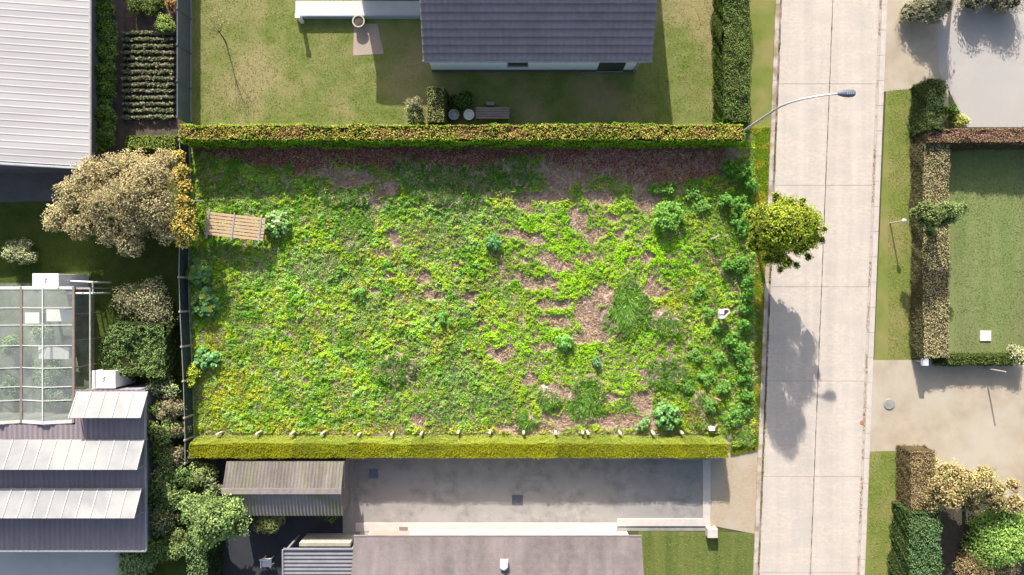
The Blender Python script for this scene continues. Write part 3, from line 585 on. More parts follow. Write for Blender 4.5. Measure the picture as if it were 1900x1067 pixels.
shrub('shrub', 1815, 1052, 42, 1.1, 'low reddish brown bush at the bottom edge of the lower right bed', cols=((.22, .16, .09), (.17, .15, .07)), leaf=.09, n=9)
shrub('shrub', 1868, 1050, 24, 1.2, 'pale tan bush at the bottom edge right of the reddish bush', cols=((.32, .26, .14), (.26, .25, .12)), leaf=.09)
shrub('shrub', 305, 150, 14, .7, 'small light green bush at the top of the vegetable bed', cols=((.24, .32, .08), (.18, .26, .06)), leaf=.08, pz=.4) if False else None
shrub('shrub', 303, 42, 20, .8, 'light green leafy bush near the top of the vegetable plot', cols=((.26, .33, .10), (.18, .26, .06)), leaf=.09)
shrub('shrub', 268, 8, 32, .9, 'dark green bush at the top edge of the vegetable plot', cols=((.08, .12, .03), (.14, .18, .05)), leaf=.09)
shrub('shrub', 318, 6, 14, .9, 'reddish leaved bush at the top edge beside the slate coloured fence', cols=((.30, .16, .07), (.18, .14, .05)), leaf=.08)
# jungle between workshop and plot
JC = [((.15, .20, .07), (.21, .26, .10)), ((.09, .14, .045), (.13, .19, .065)), ((.22, .25, .13), (.17, .21, .10)), ((.26, .22, .14), (.18, .18, .09))]
jl = [(300, 722, 22, 2), (312, 760, 22, 3), (300, 800, 24, 0), (326, 800, 14, 3), (296, 840, 24, 1), (325, 850, 20, 3), (300, 885, 26, 0), (335, 890, 22, 1), (288, 925, 22, 1), (318, 930, 22, 0), (298, 970, 26, 2), (330, 1010, 24, 0), (300, 1020, 24, 1), (372, 880, 18, 0), (285, 762, 14, 1), (392, 905, 14, 2), (345, 925, 18, 1), (275, 1010, 16, 1)]
words = ['olive', 'dark', 'grey green', 'tan tinged']
places = ['just below the block shaped bush', 'at the fence beside the topmost bank of panels', 'right of the upper workshop roof', 'against the fence right of the uncovered roof strip', 'right of the middle bank of panels', 'at the fence corner by the yellow green hedge end', 'between the middle and lower bank of panels', 'left of the corrugated shed corner', 'right of the lowest bank of panels, nearest the roof', 'left of the round bright green tree', 'beside the lower roof corner', 'left of the narrow hedge at the bottom', 'near the bottom between roof and narrow hedge', 'filling the gap between yellow green hedge and shed', 'tucked against the roof edge by the white cabinet', 'above the round green tree by the shed gable', 'between the round green tree and the workshop trees', 'below the lowest roof corner at the bottom']
for (a, c, r, k), plc in zip(jl, places):
    shrub('shrub', a, c, r*1.25, 1.9+.6*random.random(), f'{words[k]} overgrown shrub {plc}', cols=JC[k], leaf=.11, dens=120, group='overgrown shrubs between workshop and plot', pz=1.2)
# ivy along the barn wall
for i, (c, pl) in enumerate(((15, 'at the top edge'), (55, 'below the topmost clump'), (95, 'beside the top vegetable rows'), (135, 'beside the upper vegetable rows'), (170, 'beside the middle vegetable rows'), (215, 'beside the lower vegetable rows'), (255, 'nearest the tan tree'))):
    shrub('climbing_plant', 186, c, 27, 2.1, f'green climber against the barn wall {pl}', 'climbing plant', cols=((.10, .17, .035), (.15, .22, .05), (.07, .12, .03)), leaf=.1, group='climbers along the barn wall', pz=1.3, rx=.55, ry=1.15, n=9)

# ================================================================ PLANTS ON THE PLOT
bluegreen = ((.09, .21, .035), (.135, .28, .055), (.06, .155, .025))
def rosette(name, px, py, r, h, label, cols, leaf=.16, n=60, group=None, cat='weed', asp=.3, seed=None):
    """leafy weed: whorls of leaves on stems, standing on the soil"""
    rs = np.random.RandomState(seed if seed is not None else int(px*3+py*17)); r = r/PPM; z0 = float(lot_h(np.array([float(px)]), np.array([float(py)]))[0])-.04; c = W(px, py, z0+h*.5); f = Fol()
    ns = max(3, int(r*r*60)); 
    for s_ in range(ns):
        a = rs.rand()*6.28; q = math.sqrt(rs.rand())*r*.8; sx, sy = c.x+math.cos(a)*q, c.y+math.sin(a)*q; hs = h*(1-.45*(q/r)**2)*rs.uniform(.75, 1.05)
        mb = MB().tube([(c.x+math.cos(a)*q*.4, c.y+math.sin(a)*q*.4, z0-.1), (sx, sy, z0+hs)], [.012, .006], 4, caps=False); f.raw(mb.v, mb.f, (.10, .14, .04))
        k = max(8, int(n/ns*3)); t = rs.rand(k); ang = rs.rand(k)*6.28; rad = (.05+.13*rs.rand(k))*(1.25-.6*t)
        p = np.stack([sx+np.cos(ang)*rad, sy+np.sin(ang)*rad, z0+hs*(.25+.8*t)], 1)
        nn = np.stack([np.cos(ang)*.5, np.sin(ang)*.5, np.full(k, 1.0)], 1)
        f.leaves(p, nn, leaf*(.6+.6*rs.rand(k)), pal(cols, k, .18, rs), asp, .3, rs=rs)
    o = f.build(name, loc=(c.x, c.y, z0)); props(o, label, cat, group); return o
order = ['first', 'second', 'third', 'fourth', 'fifth', 'sixth', 'seventh', 'eighth', 'ninth', 'tenth', 'eleventh', 'twelfth', 'thirteenth', 'fourteenth', 'fifteenth', 'sixteenth', 'seventeenth', 'eighteenth']
row = [(1352, 312, 15), (1378, 322, 17), (1392, 345, 15), (1352, 372, 14), (1378, 380, 16), (1372, 405, 15), (1378, 430, 15), (1350, 490, 13), (1376, 492, 15), (1386, 520, 13), (1384, 548, 14), (1386, 575, 13), (1384, 602, 12), (1358, 630, 13), (1374, 650, 15), (1384, 675, 14), (1384, 703, 13), (1384, 732, 13)]
for i, (a, c, r) in enumerate(row):
    rosette('shrub', a, c, r*1.15, .75, f'blue green leafy shrub, {order[i]} from the copper hedge in the row beside the verge', bluegreen, .13, int(90*r*r/225)+60, 'blue green shrubs in a row along the verge', 'shrub')
misc = [(1383, 762, 15, 'blue green leafy shrub at the lower end of the verge row'), (1360, 775, 17, 'wide leafy shrub beside the lower end of the verge row'), (1318, 752, 14, 'leafy shrub just left of the brown log near the lower corner'), (1340, 720, 15, 'leafy green shrub above the brown log near the lower corner'),
 (1312, 700, 15, 'loose leafy weed up left of the brown log'), (1335, 665, 12, 'leafy weed midway between white sign and brown log'), (1292, 660, 12, 'pale leafy weed left of the weed below the white sign'), (1275, 715, 14, 'leafy weed above the big round leaved bush at the lower hedge'), (1330, 610, 8, 'small leafy weed just below the white sign'),
 (1300, 540, 15, 'leafy weed right of the fine grass mound'), (1310, 580, 10, 'small leafy weed left of the white sign'), (1285, 360, 14, 'dark green leafy weed near the copper hedge shade'), (1240, 345, 13, 'leafy weed above the big pale shrub'), (1215, 350, 10, 'small leafy weed up left of the big pale shrub'), (1305, 385, 12, 'leafy weed right of the big pale shrub')]
for a, c, r, lab in misc: rosette('weed', a, c, r*1.15, .5, lab, ((.12, .25, .05), (.17, .32, .07), (.09, .19, .04)), .12, int(90*r*r/225)+50, 'tall leafy weeds on the road side of the plot')
rosette('shrub', 1240, 400, 32, .95, 'big pale green leafy shrub at the upper right of the plot', ((.16, .31, .06), (.21, .38, .09), (.11, .24, .04)), .13, 520, None, 'shrub')
rosette('shrub', 1240, 772, 27, 1.0, 'big round leaved bush touching the yellow green hedge', ((.14, .28, .09), (.20, .35, .13), (.09, .20, .05)), .17, 320, None, 'shrub', .45)
rosette('weed', 1193, 787, 13, .5, 'small dark leaved plant in the dead grass near the yellow green hedge', ((.13, .24, .08), (.19, .30, .12)), .15, 90)
rosette('weed', 1048, 634, 16, .6, 'rosette of long pale leaves among the lime green weeds', ((.14, .30, .06), (.20, .36, .10)), .2, 110, None, 'weed', .18)
rosette('weed', 912, 448, 17, .7, 'bluish leafy weed left of the mauve dead grass', ((.09, .21, .08), (.13, .27, .11)), .14, 120)
rosette('weed', 1104, 672, 11, .45, 'small bluish weed below the largest bare patch', ((.12, .24, .10),), .13, 60)
rosette('weed', 826, 592, 13, .5, 'leafy weed left of the centre of the plot', ((.12, .27, .05), (.17, .33, .08)), .13, 80)
rosette('weed', 668, 545, 14, .5, 'leafy weed in the middle left of the plot', ((.17, .33, .07), (.12, .27, .05)), .13, 80)
rosette('weed', 512, 415, 28, .7, 'white flecked broad leaved plant beside the slatted rack', ((.12, .25, .06), (.20, .32, .11), (.45, .48, .30), (.08, .18, .04)), .17, 230, None, 'plant', .42)
rosette('weed', 382, 665, 25, .6, 'pale leaved spreading plant next to the mesh fence', ((.14, .29, .10), (.22, .37, .18), (.09, .20, .05)), .2, 210, None, 'plant', .4)
rosette('weed', 440, 335, 20, .3, 'straggly pale flowering weed above the slatted rack', ((.30, .34, .16), (.2, .28, .08)), .12, 60)
for a, c, r, lab in ((370, 505, 22, 'upper'), (378, 560, 25, 'lower')):
    rosette('squash_plant', a, c, r*1.1, .7, f'{lab} of two huge leaved squash plants at the fence', ((.10, .21, .08), (.14, .26, .10), (.08, .17, .05), (.24, .30, .06)), .38, 90, 'squash plants at the fence', 'plant', .5)
for a, c, rx_, ry_, hh_, lab in ((1165, 572, 44, 48, .5, 'large fine grass mound right of the mauve bare patch'), (1090, 742, 30, 40, .45, 'oval fine grass mound above the lower bare strip'), (976, 780, 17, 15, .35, 'small dark grass tuft near the lower edge')):
    rs = np.random.RandomState(int(a)); c0 = W(a, c, hh_*.6); n = int(rx_*ry_*4); q = np.sqrt(rs.rand(n)); an = rs.rand(n)*6.28
    x = c0.x+np.cos(an)*q*rx_/PPM*.85; y = c0.y+np.sin(an)*q*ry_/PPM*.85; q = q*(1+.25*np.sin(an*3+a)); x = c0.x+np.cos(an)*q*rx_/PPM*.9; y = c0.y+np.sin(an)*q*ry_/PPM*.9; z = .08+hh_*(1-np.clip(q, 0, 1)**2*.9)*.55; f = Fol()
    f.blob((c0.x, c0.y, .05), (rx_/PPM*.8, ry_/PPM*.8, hh_*.6), (.14, .27, .04), .12, 18, 8, 3)
    fl = fbm(x*1.3, y*1.3, 71, 2)*10; dr = np.stack([np.cos(an)*q*.7+np.cos(fl)+rs.normal(0, .3, n), np.sin(an)*q*.7+np.sin(fl)+rs.normal(0, .3, n), .25+.3*rs.rand(n)], 1)
    f.blades(np.stack([x, y, z], 1), dr, .25+.2*rs.rand(n), .02+.012*rs.rand(n), pal([(.22, .44, .07), (.30, .52, .10), (.16, .33, .05), (.38, .56, .17)], n, .2, rs), rs=rs)
    props(f.build('grass_mound', loc=(c0.x, c0.y, 0)), lab, 'grass mound')

# ================================================================ PLOT OBJECTS
wood = mat('tan_wood', (.52, .36, .24), (.44, .30, .20), 3, .8, .002, 40, stretch=(.3, 4, 1))
steel = mat('galvanised', (.46, .46, .48), (.38, .38, .41), 6, .45, metal=.5)
# slatted rack
zr = 1.05; cR = W(436, 420, zr); ang = math.radians(-6.5); ux = Vector((math.cos(ang), math.sin(ang), 0)); uy = Vector((-ux.y, ux.x, 0))
rk = empty('slatted_rack', (cR.x, cR.y, 0), 'raised rack of tan wooden slats held by three grey metal bars', 'rack')
Lr, Wr = 110/PPM*.97, 44/PPM*.97
for i in range(7):
    o = -Wr/2+Wr*(i+.5)/7; a = cR+uy*o-ux*Lr/2; b_ = cR+uy*o+ux*Lr/2
    MB().bar(a, b_, Wr/7*.76, .04).build('slat', wood, rk, bevel=.006)
for j, t in enumerate((-.455, -.03, .43)):
    ext = .09; a = cR+ux*(Lr*t)+uy*(Wr/2+ext)+Vector((0, 0, .04)); b_ = cR+ux*(Lr*t)-uy*(Wr/2+ext+.05)+Vector((0, 0, .04))
    MB().bar(a, b_, .075, .035).build('crossbar', steel, rk, bevel=.006)
for sx in (-.455, .43):
    for sy in (-1, 1):
        p = cR+ux*(Lr*sx)+uy*(Wr/2*.86*sy); MB().bar((p.x, p.y, -.05), (p.x, p.y, zr-.03), .07, .07).build('leg', wood, rk)
MB().bar(cR+ux*1.33-uy*.42+Vector((0, 0, .03)), cR+ux*1.37-uy*.58+Vector((0, 0, .03)), .09, .03).build('hinge', mat('white_paint', (.75, .75, .74), (.62, .62, .62), 5, .5), rk)
# west fence
conw = mat('weathered_concrete', (.42, .38, .34), (.32, .29, .26), 6, .9, .004, 50)
fpts = [(352, 268), (355, 330), (357, 400), (352, 460), (351, 515), (353, 577), (356, 640), (359, 702), (361, 768), (362, 808), (362, 850)]
ft = 1.15; fb = W(355, 560); fe = empty('mesh_fence', (fb.x, fb.y, 0), 'dark green mesh fence with concrete posts at the left edge of the plot', 'fence')
bs = [Vector((W(a, c).x, W(a, c).y, 0)) for a, c in fpts]
def meshmat():
    m, N, L, P = nodes('green_mesh'); P.inputs['Roughness'].default_value = .8; tc = N.new('ShaderNodeTexCoord')
    n = N.new('ShaderNodeTexNoise'); n.inputs['Scale'].default_value = 3; n.inputs['Detail'].default_value = 4
    mp = N.new('ShaderNodeMapping'); mp.inputs['Scale'].default_value = (1, 1, 6); L.new(tc.outputs['Object'], mp.inputs[0]); L.new(mp.outputs[0], n.inputs['Vector'])
    r = N.new('ShaderNodeValToRGB'); r.color_ramp.elements[0].color = (.022, .02, .026, 1); r.color_ramp.elements[0].position = .5; r.color_ramp.elements[1].color = (.012, .075, .075, 1); r.color_ramp.elements[1].position = .62
    L.new(n.outputs[0], r.inputs[0]); L.new(r.outputs[0], P.inputs['Base Color'])
    return m
mm = meshmat()
for i in range(len(bs)-1):
    a, b_ = bs[i], bs[i+1]
    MB().bar((a.x, a.y, .6), (b_.x, b_.y, .6), .012, 1.0).build('mesh_panel', mm, fe)
    MB().bar((a.x+.04, a.y, .09), (b_.x+.04, b_.y, .09), .05, .22).build('base_board', conw, fe)
    MB().bar((a.x, a.y, ft), (b_.x, b_.y, ft), .03, .03).build('top_rail', steel, fe)
for i, a in enumerate(bs):
    MB().box(a.x-.05, a.x+.05, a.y-.05, a.y+.05, -.1, ft+.08).build('post', conw, fe, bevel=.01)
# scrap stake leaning near the top of the fence
MB().bar(W(357, 372, .5), W(376, 373, .35), .05, .04).build('stake', conw); 
props(bpy.data.objects['stake'], 'thin pale stake sticking out of the fence below the golden tree', 'stake')
# concrete posts along the south hedge
white = mat('white_stone', (.66, .62, .55), (.5, .46, .40), 8, .85, .004, 60)
px_list = [403, 476, 540, 597, 665, 726, 781, 850, 909, 972, 1032, 1082, 1092, 1152, 1214, 1267]
for i, x in enumerate(px_list):
    h_ = .78+.12*random.random(); t = W(x, 807+random.uniform(-1.5, 1)-(2 if x > 800 else 0), h_); mb = MB(); tl = .06 if i < 4 else .02
    mb.hexa([(t.x-.05-tl*.3, t.y-.05, -.05), (t.x+.05, t.y-.05, -.05), (t.x+.05, t.y+.05, -.05), (t.x-.05, t.y+.05, -.05)],
            [(t.x-.07-tl, t.y-.06, h_-.02), (t.x+.06-tl*.4, t.y-.06, h_), (t.x+.06, t.y+.06, h_+.01), (t.x-.07, t.y+.06, h_)])
    o = mb.build('fence_post', white, bevel=.018, loc=(t.x, t.y, 0))
    where = 'leftmost of' if i == 0 else 'rightmost of' if i == 15 else f'{order[i] if i < 18 else i} from the left in'
    props(o, f'short white concrete post, {where} the row along the yellow green hedge', 'post', 'white posts along the lower hedge')
# white folded sign board
wp = mat('sign_white', (.82, .79, .78), (.72, .70, .70), 6, .5); sgc = W(1343, 583, .95)
sg_ = empty('sign_board', (sgc.x, sgc.y, 0), 'white folded sign board on a post among the weeds', 'sign')
MB().box(sgc.x-.22, sgc.x+.02, sgc.y+.0, sgc.y+.26, .62, .97).build('box', wp, sg_, bevel=.01)
MB().box(sgc.x-.22, sgc.x+.02, sgc.y-.25, sgc.y-.01, .62, .93).build('box', mat('sign_grey', (.62, .64, .70), (.55, .57, .64), 6, .5), sg_, bevel=.01)
w1 = [(sgc.x+.02, sgc.y+.25), (sgc.x+.24, sgc.y+.26), (sgc.x+.32, sgc.y+.12), (sgc.x+.02, sgc.y-.20)]
for k in range(3):
    a, b_ = w1[k], w1[k+1]; MB().bar((a[0], a[1], .78), (b_[0], b_[1], .78), .045, .36).build('panel', wp, sg_)
MB().prism([(sgc.x+.03, sgc.y+.23), (sgc.x+.22, sgc.y+.23), (sgc.x+.28, sgc.y+.12), (sgc.x+.03, sgc.y-.15)], .62, .64).build('inner_board', mat('sign_pink', (.55, .36, .28), (.45, .3, .24), 4, .7), sg_)
for dx in (-.1, .15): MB().bar((sgc.x+dx, sgc.y+.05, -.05), (sgc.x+dx, sgc.y+.05, .62), .06, .06).build('post', wood, sg_)
# T post
tp = W(1328, 440, .9); to = empty('marker_post', (tp.x, tp.y, 0), 'grey wooden T shaped marker post in the upper right of the plot', 'post')
MB().bar((tp.x, tp.y, -.05), (tp.x, tp.y, .9), .07, .07).build('post', conw, to); MB().bar((tp.x-.28, tp.y-.1, .92), (tp.x+.2, tp.y+.1, .92), .08, .05).build('crosspiece', conw, to)
# wooden logs and plank
logm = mat('log_wood', (.40, .26, .16), (.30, .19, .12), 5, .9)
def log(pa, pb, r, z, lab, name='log'): props(MB().tube([W(*pa, z), (W(*pa, z)+W(*pb, z))/2+Vector((.01, .01, .01)), W(*pb, z)], [r, r*1.05, r*.9], 8).build(name, logm, smooth=False), lab, 'log')
log((1325, 739), (1337, 744), .06, .6, 'short brown log lying on shrubs in the lower right of the plot')
log((1323, 797), (1331, 788), .06, .35, 'reddish wood piece above the white box at the hedge end')
bx_ = W(1321, 796, .5); 
props(MB().box(bx_.x-.16, bx_.x+.16, bx_.y-.1, bx_.y+.1, -.02, .55).build('utility_box', wp, bevel=.02), 'small white box standing at the right end of the yellow green hedge', 'box')
st = W(1333, 798, .2); f_ = MB().lathe((st.x, st.y, 0), [(.12, -.02), (.15, .06), (.13, .16), (.06, .22)], 9).build('stone', white, smooth=True); props(f_, 'pale stone right of the white box at the hedge end', 'stone')
pr_ = [W(1145, 486, .14), W(1160, 483, .16), W(1180, 484, .15)]; props(MB().tube(pr_, [.05, .06, .03], 6).build('branch', logm), 'reddish dry branch lying on lime weeds right of centre', 'branch')
# mailbox plate at hedge end
mbx = W(1328, 850, 1.0); ml = empty('mailbox', (mbx.x, mbx.y, 0), 'bluish grey letterbox on a post behind the lower hedge end', 'letterbox')
MB().box(mbx.x-.28, mbx.x+.28, mbx.y-.11, mbx.y+.11, .82, 1.05).build('box', mat('blue_grey', (.36, .39, .48), (.3, .33, .42), 3, .5), ml, bevel=.02)
MB().box(mbx.x-.04, mbx.x+.04, mbx.y-.04, mbx.y+.04, -.05, .82).build('post', steel, ml)

# ================================================================ STREET LAMP
lb = W(1380, 243, 1.2); lb.z = 0; lamp = empty('street_lamp', tuple(lb), 'tall curved grey street lamp reaching over the road from the copper hedge corner', 'street lamp')
top = Vector((lb.x, lb.y, 6.35)); hd = W(1556, 174, 7.5)
pts = [(lb.x, lb.y, -.1), (lb.x, lb.y, .9), (lb.x, lb.y, 3.5), (lb.x, lb.y, 5.6)]
c1 = Vector((lb.x+.02, lb.y, 7.0)); c2 = Vector((lb.x+.9, lb.y+.12, 7.35))
for i in range(1, 13):
    t = i/12; p0 = Vector((lb.x, lb.y, 5.6)); pts.append(p0*(1-t)**3+c1*3*t*(1-t)**2+c2*3*t*t*(1-t)+hd*t**3)
polem = mat('lamp_pole', (.62, .60, .62), (.55, .53, .56), 4, .4, metal=.3)
MB().tube(pts, [.075, .07, .065, .055]+[.05-.0012*i for i in range(12)], 12).build('pole', polem, lamp, smooth=True)
MB().lathe((lb.x, lb.y, -.02), [(.14, 0), (.14, .06), (.09, .1), (.085, .55), (.06, .6)], 14).build('base_plate', polem, lamp)
dirh = Vector((1, .04, 0)).normalized(); sd = Vector((-dirh.y, dirh.x, 0)); mb = MB(); ks = [(0, .05, .05), (.08, .10, .07), (.25, .155, .1), (.5, .18, .11), (.68, .16, .1), (.76, .10, .06)]
for t, wd, th in ks:
    for j in range(10):
        a = 2*math.pi*j/10; mb.v.append(tuple(hd+dirh*(t-.04)+sd*math.cos(a)*wd+Vector((0, 0, math.sin(a)*th))))
for i in range(len(ks)-1):
    for j in range(10): mb.f.append((i*10+j, i*10+(j+1) % 10, (i+1)*10+(j+1) % 10, (i+1)*10+j))
mb.f += [tuple(range(9, -1, -1)), tuple(50+j for j in range(10))]
hm = mat('lamp_head', (.10, .115, .145), (.14, .155, .19), 8, .4); mb.build('lamp_head', hm, lamp, smooth=True)
mb = MB()
for k in range(4): q = hd+dirh*(.34+.09*k)+Vector((0, 0, .10)); mb.bar(q-sd*.07, q+sd*.07, .035, .03)
mb.build('cooling_fin', mat('fin', (.3, .33, .38), (.24, .27, .32), 5, .35), lamp)
q = hd+dirh*.4; MB().box(q.x-.2, q.x+.2, q.y-.09, q.y+.09, q.z-.125, q.z-.09).build('lamp_glass', mat('lens', (.7, .7, .72), None, 3, .2), lamp)

# ================================================================ BUILDINGS
def corr(p00, p10, p01, p11, period, amp, n_along=2, sharp=1.0):
    """corrugated sheet: ribs run from the p0* side to the p1* side (u across ribs p00->p10, v along ribs p00->p01)"""
    p00, p10, p01, p11 = map(Vector, (p00, p10, p01, p11)); wl = (p10-p00).length; k = max(2, int(wl/period*6)); mb = MB()
    nrm = (p10-p00).cross(p01-p00).normalized(); nrm = nrm if nrm.z > 0 else -nrm
    for i in range(k+1):
        u = i/k; w_ = math.sin(2*math.pi*u*wl/period); w_ = math.copysign(abs(w_)**sharp, w_)*amp if sharp > 0 else (amp if (u*wl/period) % 1 < .16 else 0)
        for v in range(n_along+1):
            t = v/n_along; p = (p00*(1-u)+p10*u)*(1-t)+(p01*(1-u)+p11*u)*t+nrm*w_; mb.v.append(tuple(p))
    m = n_along+1
    for i in range(k):
        for v in range(n_along): mb.f.append((i*m+v, (i+1)*m+v, (i+1)*m+v+1, i*m+v+1))
    return mb
def tile_roof(e0, e1, r0, r1, rows, th=.05, wave=.0, period=.3):
    """stepped tile courses from eave line e0-e1 up to ridge line r0-r1"""
    e0, e1, r0, r1 = map(Vector, (e0, e1, r0, r1)); mb = MB(); nrm = (e1-e0).cross(r0-e0).normalized(); nrm = nrm if nrm.z > 0 else -nrm
    L = (e1-e0).length; k = int(L/period*4) if wave else 1
    for i in range(rows):
        t0 = i/rows; t1 = (i+1)/rows+.2/rows
        n0 = len(mb.v)
        for j in range(k+1):
            u = j/k; wv = wave*math.sin(2*math.pi*u*L/period)
            a = (e0*(1-u)+e1*u)*(1-t0)+(r0*(1-u)+r1*u)*t0; b = (e0*(1-u)+e1*u)*(1-t1)+(r0*(1-u)+r1*u)*t1
            mb.v += [tuple(a+nrm*(.0+wv)-nrm*.01), tuple(a+nrm*(th+wv)), tuple(b+nrm*(.004+wv))]
        for j in range(k):
            q = n0+3*j; mb.f += [(q, q+3, q+4, q+1), (q+1, q+4, q+5, q+2)]
    return mb
glassd = mat('dark_glass', (.03, .035, .045), (.05, .055, .07), 2, .15, spec=.6)
# --- tiled house at the top
tilem = mat('slate_tiles', (.19, .165, .18), (.23, .20, .215), 2.5, .5, .004, 30, c3=(.23, .20, .225), s3=.8, spec=.5)
render_w = mat('white_render', (.84, .85, .88), (.80, .81, .84), 3, .8)
gut = mat('zinc', (.40, .41, .45), (.33, .34, .38), 4, .4, metal=.4)
hx0, hx1 = -4.5, 7.08; ey = 11.5; ez = 2.7; ry_, rz = 16.6, 5.35; wy = 11.8; hroot = empty('house', (1, 14, 0), 'white rendered house with grey blue tiled roof at the top of the photo', 'house')
wx0, wx1 = hx0+.16, hx1-.36
MB().box(wx0, wx1, wy, 21.2, -.1, ez+.12).build('wall', render_w, hroot)
mb = MB(); 
for xx in (wx0, wx1-.0): pass
mb.hexa([(wx0, wy, ez+.13), (wx1, wy, ez+.13), (wx1, 21.2, ez+.13), (wx0, 21.2, ez+.13)], [(wx0, ry_-.05, rz-.15), (wx1, ry_-.05, rz-.15), (wx1, ry_+.05, rz-.15), (wx0, ry_+.05, rz-.15)]); mb.build('gable', render_w, hroot)
rf = tile_roof((hx0, ey, ez), (hx1, ey, ez), (hx0, ry_, rz), (hx1, ry_, rz), 15, .095, .018, .30); 
rfo = rf.build('roof', tilem, hroot)
tile_roof((hx0, 21.7, ez), (hx1, 21.7, ez), (hx0, ry_, rz), (hx1, ry_, rz), 16, .06).build('roof', tilem, hroot)
MB().tube([(hx0, ry_, rz+.05), (hx1, ry_, rz+.05)], .11, 8).build('ridge', tilem, rfo)
mb = MB(); mb.quad((hx0+.02, ey+.02, ez-.03), (hx1-.02, ey+.02, ez-.03), (hx1-.02, ry_, rz-.03), (hx0+.02, ry_, rz-.03)); mb.build('soffit', render_w, rfo)
MB().tube([(hx0-.02, ey-.04, ez-.03), (hx1+.02, ey-.04, ez-.03)], .065, 8).build('gutter', gut, rfo)
MB().tube([(wx1-.15, ey, ez-.05), (wx1-.10, wy-.05, ez-.35), (wx1-.10, wy-.05, 0)], .045, 8).build('downpipe', gut, hroot)
for wa, wb, z0, z1 in ((942, 979, 1.0, 2.2), (1108, 1156, .15, 2.2)):
    xa, xb = (wa-950)/PPM/1.01, (wb-950)/PPM/1.01; fr = MB().box(xa, xb, wy-.03, wy+.02, z0, z1).build('window', mat('dark_frame', (.04, .045, .055), (.06, .065, .075), 4, .5), hroot)
    MB().box(xa+.06, xb-.06, wy-.035, wy-.031, z0+.06, z1-.06).build('pane', glassd, fr); MB().box(xa-.03, xb+.03, wy-.09, wy-.032, z0-.05, z0-.005).build('sill', gut, fr)
MB().box(wx0-.01, wx1+.01, wy-.035, wy-.002, -.05, .3).build('plinth', mat('plinth', (.10, .10, .12), (.13, .13, .15), 3, .8), hroot)
# lower wing just out of frame, its shade falls on the lawn
MB().box(-8.2, wx0-.01, 15.9, 20.7, -.1, 2.9).build('wing_wall', render_w, hroot)
mb = MB(); mb.hexa([(-8.45, 15.6, 2.85), (hx0, 15.6, 2.85), (hx0, 21, 2.85), (-8.45, 21, 2.85)], [(-8.45, 18.25, 4.3), (hx0, 18.25, 4.3), (hx0, 18.35, 4.3), (-8.45, 18.35, 4.3)]); mb.build('wing_roof', tilem, hroot)
# raised terrace
ta = W(548, 28, .35); mb = MB(); mb.box(ta.x, wx0-.02, ta.y, 15.5, -.05, .35)
tr = empty('terrace', (ta.x, 14, 0), 'pale raised terrace beside the tiled house with blue grey edging', 'terrace'); mb.build('slab', mat('terrace_pale', (.50, .49, .50), (.56, .55, .55), 1, .8), tr, bevel=.01)
MB().box(ta.x-.03, wx0-.03, ta.y-.07, ta.y-.002, -.05, .39).build('edging', mat('terrace_edge', (.34, .40, .47), (.29, .34, .41), 3, .5), tr)
tpst = W(552, 20, .9); tt = empty('garden_post', (tpst.x, tpst.y-.3, 0), 'short white capped post at the left corner of the terrace', 'post')
MB().box(tpst.x-.09, tpst.x+.09, tpst.y-.35, tpst.y-.17, 0, .85).build('post', wp, tt, bevel=.01); MB().box(tpst.x-.13, tpst.x+.13, tpst.y-.39, tpst.y-.13, .85, .93).build('cap', wp, tt, bevel=.01)
sheet('garden_path', [(657, 44), (700, 44), (712, 100), (655, 103)], zz(4), mat('patio', (.40, .31, .26), (.34, .27, .23), 2, .9))
pt = W(665, 39, .4); pot = empty('planter', (pt.x, pt.y, 0), 'round pale planter at the edge of the terrace', 'planter')
MB().lathe((pt.x, pt.y, -.01), [(.2, 0), (.32, .35), (.34, .42), (.28, .42), (.26, .33)], 18).build('pot', mat('pale_pot', (.5, .5, .42), (.42, .42, .34), 3, .8), pot, smooth=False)
MB().lathe((pt.x, pt.y, .33), [(.25, 0), (.2, .03)], 12).build('soil', soil, pot)
# pots & bench under the house
for i, (x_, lab, cc) in enumerate(((842, 'greyish round pot in the shade behind the copper hedge', (.5, .5, .55)), (870, 'brighter white round pot behind the copper hedge', (.8, .8, .8)))):
    p = W(x_, 213, .45); r0 = empty('flower_pot', (p.x, p.y, 0), lab, 'pot', 'white pots behind the copper hedge')
    MB().lathe((p.x, p.y, -.01), [(.16, 0), (.27, .4), (.29, .5), (.24, .5), (.22, .42)], 18).build('pot', mat('pot%d' % i, cc, None, 4, .6), r0); MB().lathe((p.x, p.y, .42), [(.215, 0), (.1, .04)], 12).build('soil', mat('pale_gravel%d' % i, tuple(v*.9 for v in cc), None, 9, .9), r0)
tb = W(914, 210, .45); tbo = empty('garden_table', (tb.x, tb.y, 0), 'low weathered plank table behind the copper hedge', 'table')
for i in range(5): MB().box(tb.x-.9, tb.x+.9, tb.y-.3+i*.13, tb.y-.19+i*.13, .42, .46).build('plank', mat('grey_plank', (.30, .24, .22), (.22, .17, .16), 5, .9, stretch=(.3, 3, 1)), tbo)
for sx in (-.8, .8):
    for sy in (-.24, .24): MB().box(tb.x+sx-.04, tb.x+sx+.04, tb.y+sy-.04, tb.y+sy+.04, -.02, .42).build('leg', conw, tbo)
st_ = W(910, 192, .3); MB().box(st_.x-.22, st_.x+.22, st_.y-.1, st_.y+.1, 0, .32).build('stool', mat('stool', (.28, .26, .24), None, 4, .9), bevel=.02); props(bpy.data.objects['stool'], 'small grey box seat above the plank table', 'seat')
# sapling
tree('sapling', (418, 78), [(398, 38, 13, 2.0), (410, 50, 12, 1.9), (388, 55, 10, 1.8), (405, 25, 10, 2.2), (420, 38, 9, 2.0)], 'bare thin sapling with sparse dry leaves on the top left lawn', ((.34, .27, .15), (.27, .22, .12)), leaf=.07, dens=45, trunk=.035, seed=21, core='none')
